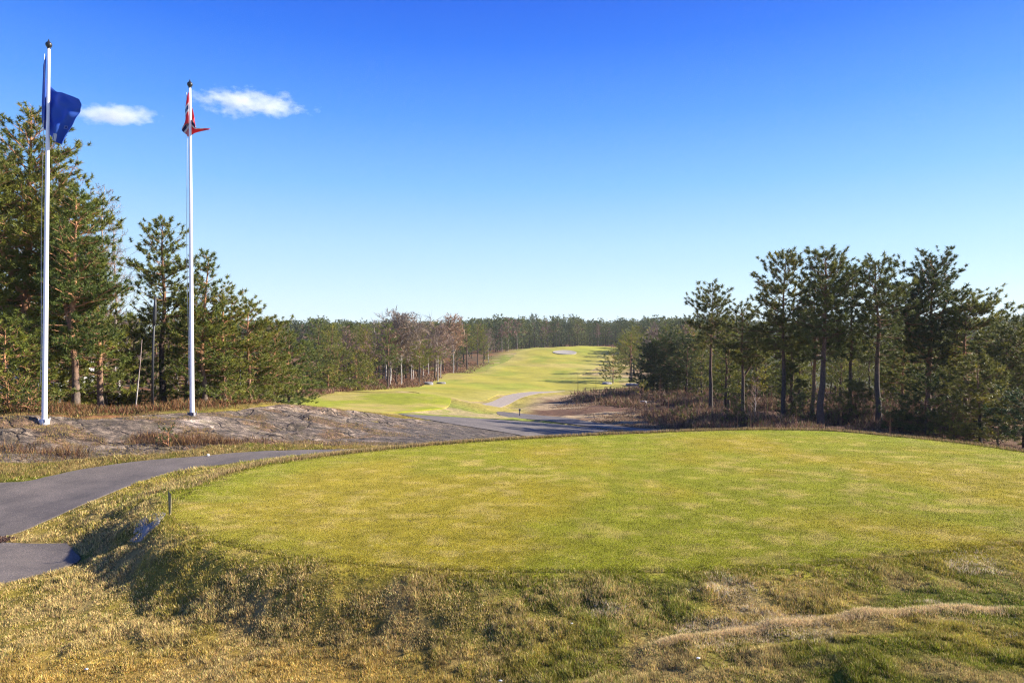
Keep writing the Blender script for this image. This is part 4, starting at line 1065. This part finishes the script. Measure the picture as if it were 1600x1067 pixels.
# ------------------------------------------------------------------ small things
x, y, z = place(238, 27.4); root = bpy.data.objects.new('dark_post', None); COL.objects.link(root); root.location = (x, y, z); root['label'] = 'slim black post with a furled dark pennant between the pines, left of the straight pine'; root['category'] = 'post'
hh_ = PZ(462, 27.4) - z
m = MB(); m.tube([(0, 0, -.3), (.02, 0, hh_ * .5), (.10, 0, hh_ * .97)], [.055, .045, .025], 10); m.build('post', M_BLACK, root)
m = MB(); m.tube([(.075, 0, hh_ * .74), (.085, 0, hh_ * .80), (.105, 0, hh_ * .9), (.12, 0, hh_)], [.03, .075, .065, .03], 9); m.build('furled_pennant', M_BLACK, root)
x, y, z = place(375, 34.5); m = MB(); m.tube([(0, 0, -.2), (0, 0, PZ(566, 34.5) - z)], [.045, .035], 8); m.box((0, 0, PZ(568, 34.5) - z), (.13, .05, .10)); m.build('dark_post', M_BLACK, label='small dark post beside the low pines where the dry grass begins', cat='post', loc=(x, y, z), smooth=False)

# wooden stake at the left rim of the green
x, y, z = place(265.5, 13.05)
m = MB(); w2 = .025
m.v = [(-w2 * .6, -.01, -.1), (w2 * .6, -.01, -.1), (w2 * .6, .012, -.1), (-w2 * .6, .012, -.1), (-w2 * 1.3, -.01, .30), (w2 * .9, -.01, .30), (w2 * .9, .012, .30), (-w2 * 1.3, .012, .30), (-w2 * 1.5, 0, .47), (w2 * .7, 0, .40)]
m.f = [(0, 3, 2, 1), (0, 1, 5, 4), (1, 2, 6, 5), (2, 3, 7, 6), (3, 0, 4, 7), (4, 5, 9, 8), (5, 6, 9), (6, 7, 8, 9), (7, 4, 8)]
M_WOOD = plain('weathered wood', (.20, .17, .09), .85, 0, 25, .4)
m.build('wooden_stake', M_WOOD, smooth=False, label='short weathered wooden stake with slanted top at the left rim of the green', cat='stake', loc=(x, y, z))
# bare slab
M_SLAB = plain('pale bare stone', (.22, .21, .20), .8, 0, 9, .35)
def rock_mesh(seed, sx, sy, sz, flat=.5, n=26):
    R_ = np.random.default_rng(seed); V = []; T = []
    for j in range(n // 2 + 1):
        th = math.pi * j / (n // 2)
        for i in range(n):
            ph = 2 * math.pi * i / n; V.append((math.sin(th) * math.cos(ph), math.sin(th) * math.sin(ph), math.cos(th)))
    V = np.array(V); d = 1 + .55 * (fbm(V[:, 0] * 1.3 + seed, V[:, 1] * 1.3 + V[:, 2] * 1.9, 3, seed) - .5) + .25 * (fbm(V[:, 0] * 4, V[:, 1] * 4 + V[:, 2] * 5, 2, seed + 1) - .5)
    s0 = V[:, 0] == 0; V = V * d[:, None]
    for j in range(n // 2):
        for i in range(n):
            a = j * n + i; b2 = j * n + (i + 1) % n; T.append((a, a + n, b2 + n)); T.append((a, b2 + n, b2))
    V[:n] = V[:n].mean(0); V[-n:] = V[-n:].mean(0)
    V[:, 2] = np.sign(V[:, 2]) * np.minimum(np.abs(V[:, 2]), flat); V *= (sx, sy, sz); return V, np.array(T)
def slab(name, outline, off, mat, label, cat):
    P = smooth_poly(outline, 5); c = P.mean(0); P = c + (P - c) * (1 + .22 * (fbm(P[:, 0] * 6, P[:, 1] * 6, 3, 71) - .5))[:, None]
    V = []; k = len(P)
    for r_, o_ in ((1.06, -.12), (1.0, off * .75), (.9, off), (.45, off * 1.15)):
        Q = c + (P - c) * r_; z = zland(Q[:, 0], Q[:, 1]) + o_ + .012 * (fbm(Q[:, 0] * 9, Q[:, 1] * 9, 2, 73) - .5)
        V += [(a, b_, z_) for (a, b_), z_ in zip(Q, z)]
    V.append((c[0], c[1], float(zland(c[0], c[1])[0]) + off * 1.15)); T = []
    for r_ in range(3):
        for i in range(k):
            a = r_ * k + i; b2 = r_ * k + (i + 1) % k; T += [(a, b2, b2 + k), (a, b2 + k, a + k)]
    for i in range(k): T.append((3 * k + i, 3 * k + (i + 1) % k, 4 * k))
    V = np.array(V); org = np.array([c[0], c[1], V[:, 2].mean()])
    return link(name, mesh_np(name, V - org, T), mat, label=label, cat=cat, loc=tuple(org))
slab('stone_slab', ppy([(204,824),(222,813),(242,809),(258,811),(252,819),(238,827),(224,834),(212,831)], -.10), .015, M_SLAB, 'flat pale stone slab showing through the turf below the wooden stake', 'stone')
# boulders
M_BOUL = plain('grey boulder', (.20, .19, .20), .9, 0, 2.2, .35)
BL = [(668,111,1.6,.9,'grey boulder at the birch roots, where the fairway bulges left'),(652,107,1.0,.6,'smaller stone left of the boulder under the leaning pine'),(690,116,1.3,.6,'low stone at the edge of the fairway right of the birches'),
      (1012,118,3.0,1.3,'large bluish boulder under the dark round crowned pine'),(990,122,2.2,1.0,'boulder in the shade left of the large bluish one'),(1036,112,2.4,1.1,'boulder behind the heather right of the large bluish one'),
      (948,127,1.6,.8,'stone at the shaded corner of the fairway'),(1006,71,.55,.4,'dark stone lying in the heather'),(790,4000,0,0,'')]
for i, (px, d, s, h, lb) in enumerate(BL[:-1]):
    x, y, z = place(px, d); V, T = rock_mesh(500 + i, s * .6, s * .5, h * .8); link('boulder', mesh_np('boulder', V, T), M_BOUL, label=lb, cat='boulder', loc=(x, y, z + h * .12))
V, T = rock_mesh(530, .04, .04, .05, .9); x, y, z = place(325, 20.75); link('stone', mesh_np('stone', V, T), plain('pale pebble', (.6, .58, .55), .7), label='small pale round stone in the heather beside the cart path', cat='stone', loc=(x, y, z + .03))
# white bits lying on the near bank
M_BIT = plain('white scrap', (.75, .74, .72), .7)
for i, (px, d, lb) in enumerate([(894, 8.45, 'small white scrap on the bank below the middle of the green'), (782, 7.45, 'white scrap near the bottom edge, left of the middle'), (135, 8.35, 'white scrap in the dry grass at the lower left'), (1091, 7.35, 'white scrap on the grass below the straw band')]):
    x, y, z = place(px, d); R_ = np.random.default_rng(i); V, T = rock_mesh(540 + i, .022, .014, .011, .9, 12); link('white_scrap', mesh_np('white_scrap', V, T), M_BIT, label=lb, cat='scrap', loc=(x, y, float(zland(x, y)[0]) + .028))
# signs and masts far off
x, y, z = place(812, 57.5); z = float(zland(x, y, False)[0]); m = MB(); m.tube([(0, 0, -.2), (0, 0, .6)], [.04, .04], 8); m.box((.0, -.05, .52), (.16, .05, .16)); m.build('small_sign', plain('dark sign', (.05, .06, .08), .5), smooth=False, label='tiny dark sign on a post beside the shaded valley path', cat='sign', loc=(x, y, z))
x, y, z = place(815, 300); hm_ = PZ(507, 300) - z; root = bpy.data.objects.new('lamp_mast', None); COL.objects.link(root); root.location = (x, y, z); root['label'] = 'thin pale lamp mast rising from the far forest behind the fairway hill'; root['category'] = 'lamp mast'
m = MB(); m.tube([(0, 0, -.5), (0, 0, hm_)], [.16, .10], 8); m.build('mast', M_POLE, root); m = MB(); m.box((0, 0, hm_ + .1), (3.0, .5, .35)); m.build('lamp_head', M_POLE, root, smooth=False)
x, y, z = place(3, 20.6); z = float(zrock(x, y)[0]); m = MB(); m.tube([(0, 0, -.05), (0, 0, .17)], [.012, .012], 6); m.box((0, 0, .175), (.10, .03, .022)); m.build('iron_peg', M_BLACK, smooth=False, label='small dark T shaped iron peg on the rock at the left edge', cat='peg', loc=(x, y, z))
# pale house glimpsed through the left wood
x, y, z = place(44, 52); root = bpy.data.objects.new('house', None); COL.objects.link(root); root.location = (x, y, z); root['label'] = 'pale grey house glimpsed between the pines left of the blue flag pole'; root['category'] = 'house'
M_WALL = plain('pale grey boards', (.45, .45, .47), .8, 0, 3, .1); M_ROOF = plain('dark roof', (.08, .075, .08), .8, 0, 4, .2)
m = MB(); m.box((0, 0, 1.5), (7, 5, 3.2)); m.build('wall', M_WALL, root, smooth=False)
m = MB(); m.v = [(-3.8, -2.9, 3.0), (3.8, -2.9, 3.0), (3.8, 2.9, 3.0), (-3.8, 2.9, 3.0), (-3.8, 0, 4.6), (3.8, 0, 4.6)]; m.f = [(0, 1, 5, 4), (2, 3, 4, 5), (0, 4, 3), (1, 2, 5), (0, 3, 2, 1)]; m.build('roof', M_ROOF, root, smooth=False)
for k in (-2.2, .2, 2.4):
    m = MB(); m.box((k, -2.53, 1.7), (1.1, .08, 1.2)); wf = m.build('window', M_POLE, root, smooth=False)
    m = MB(); m.box((k, -2.58, 1.7), (.9, .04, 1.0)); m.build('pane', plain('window glass', (.03, .04, .05), .08), wf, smooth=False)

# ------------------------------------------------------------------ junipers and low shrubs
def shrub_at(seed, px, d, R, H, label, mats, kind='juniper_bush', cat='juniper', **kw):
    x, y, z = place(px, d); kk = dict(dens=3.0, ps=.15, K=16, wid=.10, up=.35, gap=.05); kk.update(kw)
    tree_thing(kind, make_pine(seed, H, R, .02, 'bush', **kk), x, y, z - .05, label, cat, mats)
JU = (M_BARK, M_JUNI)
shrub_at(601, 12, 23.6, 1.0, 1.1, 'yellow green juniper at the left edge beside the blue flag pole', JU)
shrub_at(602, 48, 23.4, .7, .75, 'lower juniper right against the foot of the blue flag pole', JU)
shrub_at(603, -35, 23.6, 1.2, 1.5, 'tall juniper cut off by the left edge', JU)
shrub_at(604, 360, 30.5, 1.0, .55, 'creeping juniper on the rock right of the red flag pole', (M_BARK, M_PINE))
shrub_at(605, 392, 31.5, .8, .4, 'flattest creeping juniper at the rock ridge', (M_BARK, M_PINE))
shrub_at(606, 262, 21.4, .45, .5, 'small dark juniper growing among the heather between path and rock', (M_BARK, M_PINE_D), ps=.10)
for i, (px, d, R, H, lb) in enumerate([(1070, 47, 1.0, 1.0, 'dark heather shrub at the left end of the shaded thicket'), (1150, 43, 1.2, 1.2, 'shrub below the pine with the twisting trunk'), (1255, 43.5, 1.1, 1.6, 'leafy shrub left of the thickest trunk'),
      (1310, 44, 1.0, 1.4, 'leafy shrub right of the thickest trunk'), (1405, 40, 1.2, 1.6, 'green bush right of the dark straight trunk'), (1490, 36, 1.3, 1.5, 'green bush behind the rim of the green below the broad pine'),
      (1560, 33.5, 1.0, 1.0, 'low bush beside the crooked pine at the right edge')]):
    shrub_at(620 + i, px, d, R, H, lb, BB, kind='shrub', cat='shrub', ps=.2, K=14, dens=2.0)

# heather and undergrowth: ground cover
def cover(name, n, px0, px1, d0, d1, prob, hfun, cols, wf, label):
    x, y = scatter_px(n, px0, px1, d0, d1, 1.3); k = rng.random(n) < prob(x, y); x, y = x[k], y[k]
    c = np.array(cols)[rng.integers(0, len(cols), len(x))]
    h = hfun(x, y) * rng.uniform(.55, 1.1, len(x)); z = zland(x, y, False) + rng.uniform(0, .55, len(x)) * h * .8
    blades(name, x, y, z, h * .6, wf * y, jit(c), .8, label=label, cat='heather')
U_ = lambda x, y: x / y * F + 800
def hp(x, y):
    u = U_(x, y); lim = np.interp(y, [30, 40, 45, 58, 70, 90, 100], [1035, 1035, 1010, 985, 900, 880, 905])
    cl_ = fbm(x * .35, y * .35, 3, 81)
    return sstep(0, 30, u - lim) * sstep(.38, .52, cl_) * (sdist(x, y, PATH_VAL) < -.3) * (sdist(x, y, FAIR) < -1) * (.25 + .75 * sstep(35, 42, y))
hH = lambda x, y: (.25 + .55 * sstep(36, 46, y)) * (.35 + 1.1) * 1.0 * sstep(.4, .7, fbm(x * .35, y * .35, 3, 81))
cover('heather', 230000, 870, 1750, 30, 105, hp, hH, [(.19, .095, .065), (.25, .14, .095), (.12, .07, .05), (.32, .20, .12), (.13, .13, .04)], .0011, 'brown heather covering the hollow between the green and the right stand')
def hp2(x, y):
    u = U_(x, y); return (sdist(x, y, ROCK) < -.1) * (u < np.interp(y, [22, 30, 38, 60], [330, 400, 420, 440])) * sstep(.35, .5, fbm(x * .5, y * .5, 3, 83)) * (y > 23)
cover('undergrowth', 90000, -200, 440, 23, 60, hp2, lambda x, y: .2 + .5 * fbm(x * .6, y * .6, 2, 84), [(.22, .09, .04), (.16, .07, .04), (.26, .15, .06), (.10, .10, .03)], .0012, 'rusty undergrowth beneath the left pines')
def hp3(x, y):
    u = U_(x, y); return (u < np.interp(y, [60, 86, 100, 112, 150, 200], [470, 560, 655, 668, 700, 775])) * 1.0
cover('forest_floor_scrub', 60000, 380, 790, 66, 200, hp3, lambda x, y: .5 + .6 * fbm(x * .3, y * .3, 2, 85), [(.22, .10, .06), (.16, .08, .05), (.26, .17, .1)], .0012, 'reddish brown scrub at the foot of the birches along the fairway')
# open straw coloured moor
def hp4(x, y):
    u = U_(x, y); lim = np.interp(y, [30, 40, 45, 58, 70, 90, 100], [900, 940, 920, 900, 850, 860, 905])
    return sstep(0, 30, u - lim) * (u < 1090) * (sdist(x, y, PATH_VAL) < -.3) * (sdist(x, y, FAIR) < -1) * (sdist(x, y, PATH_FAR) < -.3) * sstep(.3, .5, fbm(x * .8, y * .8, 3, 86))
cover('moor_grass', 90000, 820, 1100, 38, 105, hp4, lambda x, y: .08 + .14 * fbm(x * .9, y * .9, 2, 87), [(.38, .28, .17), (.30, .20, .12), (.20, .12, .08)], .0011, 'straw coloured moor grass in the open hollow by the shaded path')
# dead leaves in the gutter
x = PX(rng.uniform(-30, 36, 2600), 1) ; d = rng.uniform(13.0, 14.0, 2600); x = x * d; k = (sdist(x, d, PATH) > -.35) & (sdist(x, d, PATH) < .25 + .2 * rng.random(2600)); x, d = x[k], d[k]
blades('dead_leaves', x, d, zland(x, d, False) + .03, rng.uniform(.01, .05, len(x)), .05 + 0 * x, jit(np.tile(np.array([.13, .075, .06]), (len(x), 1)), .5), 1.8, label='brown dead leaves drifted at the corner of the cart path', cat='leaves')

# ------------------------------------------------------------------ clouds
def cloud(px, py, wpx, hpx, dist, label, seed, dens, tilt=0, shape=0):
    X0, Z0 = PX(px, dist), PZ(py, dist); a = wpx / F * dist / 2; c = hpx / F * dist / 2
    V, T = rock_mesh(seed, a * 1.25, a * .6, c * 1.5, 1.2, 30)
    m = bpy.data.materials.new('cloud vapour ' + str(seed)); m.use_nodes = True; nt = m.node_tree; nt.nodes.clear()
    o = N(nt, 'ShaderNodeOutputMaterial'); pv = N(nt, 'ShaderNodeVolumePrincipled'); nt.links.new(pv.outputs[0], o.inputs['Volume'])
    pv.inputs['Color'].default_value = (.97, .97, 1, 1); pv.inputs['Anisotropy'].default_value = .2
    tc = N(nt, 'ShaderNodeTexCoord'); mp = N(nt, 'ShaderNodeMapping'); mp.inputs['Scale'].default_value = (1 / a, 1 / (a * .5), 1 / c); nt.links.new(tc.outputs['Object'], mp.inputs[0])
    ln = N(nt, 'ShaderNodeVectorMath', operation='LENGTH'); nt.links.new(mp.outputs[0], ln.inputs[0])
    nz = N(nt, 'ShaderNodeTexNoise'); nz.inputs['Scale'].default_value = 3.2 / a; nz.inputs['Detail'].default_value = 6; nz.inputs['Roughness'].default_value = .65
    mp2 = N(nt, 'ShaderNodeMapping'); mp2.inputs['Scale'].default_value = (1, 1, 1.9); mp2.inputs['Location'].default_value = (seed * 13.7, 0, 0); nt.links.new(tc.outputs['Object'], mp2.inputs[0]); nt.links.new(mp2.outputs[0], nz.inputs['Vector'])
    # density = noise*k - length
    q = N(nt, 'ShaderNodeMath', operation='MULTIPLY_ADD'); nt.links.new(nz.outputs['Fac'], q.inputs[0]); q.inputs[1].default_value = 3.4 if seed == 12 else 1.9; q.inputs[2].default_value = -1.0 if seed == 12 else -.02
    s_ = N(nt, 'ShaderNodeMath', operation='SUBTRACT'); nt.links.new(q.outputs[0], s_.inputs[0]); nt.links.new(ln.outputs[1], s_.inputs[1])
    mr = N(nt, 'ShaderNodeMapRange'); nt.links.new(s_.outputs[0], mr.inputs['Value']); mr.inputs['From Min'].default_value = -.15; mr.inputs['From Max'].default_value = .6; mr.inputs['To Max'].default_value = dens
    nt.links.new(mr.outputs[0], pv.inputs['Density'])
    ob = link('cloud', mesh_np('cloud', V, T), m, label=label, cat='cloud', loc=(X0, dist, Z0)); ob.rotation_euler = (0, tilt, 0)
    return ob
cloud(180, 180, 118, 27, 1500, 'small flat oval white cloud between the two flagpoles', 11, .026)
cloud(392, 161, 172, 38, 1500, 'longer wispy white cloud right of the flagpole with the red flag', 12, .022, math.radians(2))
# ------------------------------------------------------------------ camera, sun, sky
cam = bpy.data.cameras.new('camera'); co = bpy.data.objects.new('camera', cam); COL.objects.link(co)
co.location = (0, 0, HC); co.rotation_euler = (math.radians(90), 0, 0); cam.lens = 24; cam.sensor_width = 36
cam.shift_y = (HY - 533.5) / 1600.0
cam.clip_end = 9000; cam.clip_start = .1; SC.camera = co
SUN_EL = math.radians(29); SUN_AZ = math.radians(79)       # clockwise from +Y
sd = Vector((math.sin(SUN_AZ) * math.cos(SUN_EL), math.cos(SUN_AZ) * math.cos(SUN_EL), math.sin(SUN_EL)))
sl = bpy.data.lights.new('sun', 'SUN'); so = bpy.data.objects.new('sun', sl); COL.objects.link(so)
sl.energy = 5.0; sl.angle = math.radians(.5); sl.color = (1.0, .92, .77)
so.rotation_euler = (-sd).to_track_quat('-Z', 'Y').to_euler()
so.location = sd * 50
w = bpy.data.worlds.new('World'); SC.world = w; w.use_nodes = True
nt = w.node_tree; bg = nt.nodes['Background']
sky = nt.nodes.new('ShaderNodeTexSky'); sky.sky_type = 'NISHITA'; sky.sun_disc = False
sky.sun_elevation = SUN_EL; sky.sun_rotation = SUN_AZ; sky.air_density = 1.0; sky.dust_density = 0.1; sky.ozone_density = 2.0; sky.altitude = 100
K_ = 1.0 / .207 / .9
tc = N(nt, 'ShaderNodeTexCoord'); sx = N(nt, 'ShaderNodeSeparateXYZ'); nt.links.new(tc.outputs['Generated'], sx.inputs[0])
rp = ramp(nt, sx.outputs[2], [(0, (.66, .83, .98)), (.06, (.60, .80, .98)), (.14, (.43, .69, .99)), (.22, (.22, .52, 1.0)), (.31, (.085, .33, .98)), (.40, (.015, .175, .93)), (.47, (0, .10, .82)), (1, (.002, .05, .45))])
sc_ = N(nt, 'ShaderNodeMix', data_type='RGBA', blend_type='MULTIPLY'); sc_.inputs[0].default_value = 1; nt.links.new(rp, sc_.inputs[6]); sc_.inputs[7].default_value = (K_, K_, K_, 1)
hs = N(nt, 'ShaderNodeHueSaturation'); hs.inputs['Saturation'].default_value = 1.15; hs.inputs['Value'].default_value = .75; nt.links.new(sky.outputs[0], hs.inputs['Color'])
mxs = mixc(nt, .80, hs.outputs[0], sc_.outputs[2])
nt.links.new(mxs, bg.inputs[0]); bg.inputs[1].default_value = .077
SC.view_settings.view_transform = 'Standard'; SC.view_settings.look = 'None'; SC.view_settings.exposure = 1.5; SC.view_settings.gamma = 1
SC.render.engine = 'CYCLES'
SC.cycles.max_bounces = 5; SC.cycles.diffuse_bounces = 2; SC.cycles.glossy_bounces = 1; SC.cycles.transmission_bounces = 3; SC.cycles.transparent_max_bounces = 4; SC.cycles.volume_bounces = 1

M_H = bpy.data.materials.new('thin air'); M_H.use_nodes = True; nt = M_H.node_tree; nt.nodes.clear()
o = nt.nodes.new('ShaderNodeOutputMaterial'); pv = nt.nodes.new('ShaderNodeVolumePrincipled'); nt.links.new(pv.outputs[0], o.inputs['Volume'])
pv.inputs['Color'].default_value = (.86, .93, 1, 1); pv.inputs['Density'].default_value = .00014; pv.inputs['Anisotropy'].default_value = .1
m = MB(); m.box((0, 840, 17), (6400, 1800, 74)); m.build('haze', M_H, kind='stuff', smooth=False, label='thin blue haze lying over the far woods', cat='haze')

SC.cycles.use_denoising = True
SC.cycles.denoiser = 'OPENIMAGEDENOISE'
SC.cycles.denoising_input_passes = 'RGB_ALBEDO_NORMAL'
SC.cycles.denoising_prefilter = 'NONE'
SC.cycles.filter_width = 1.2
SC.cycles.sample_clamp_indirect = 3
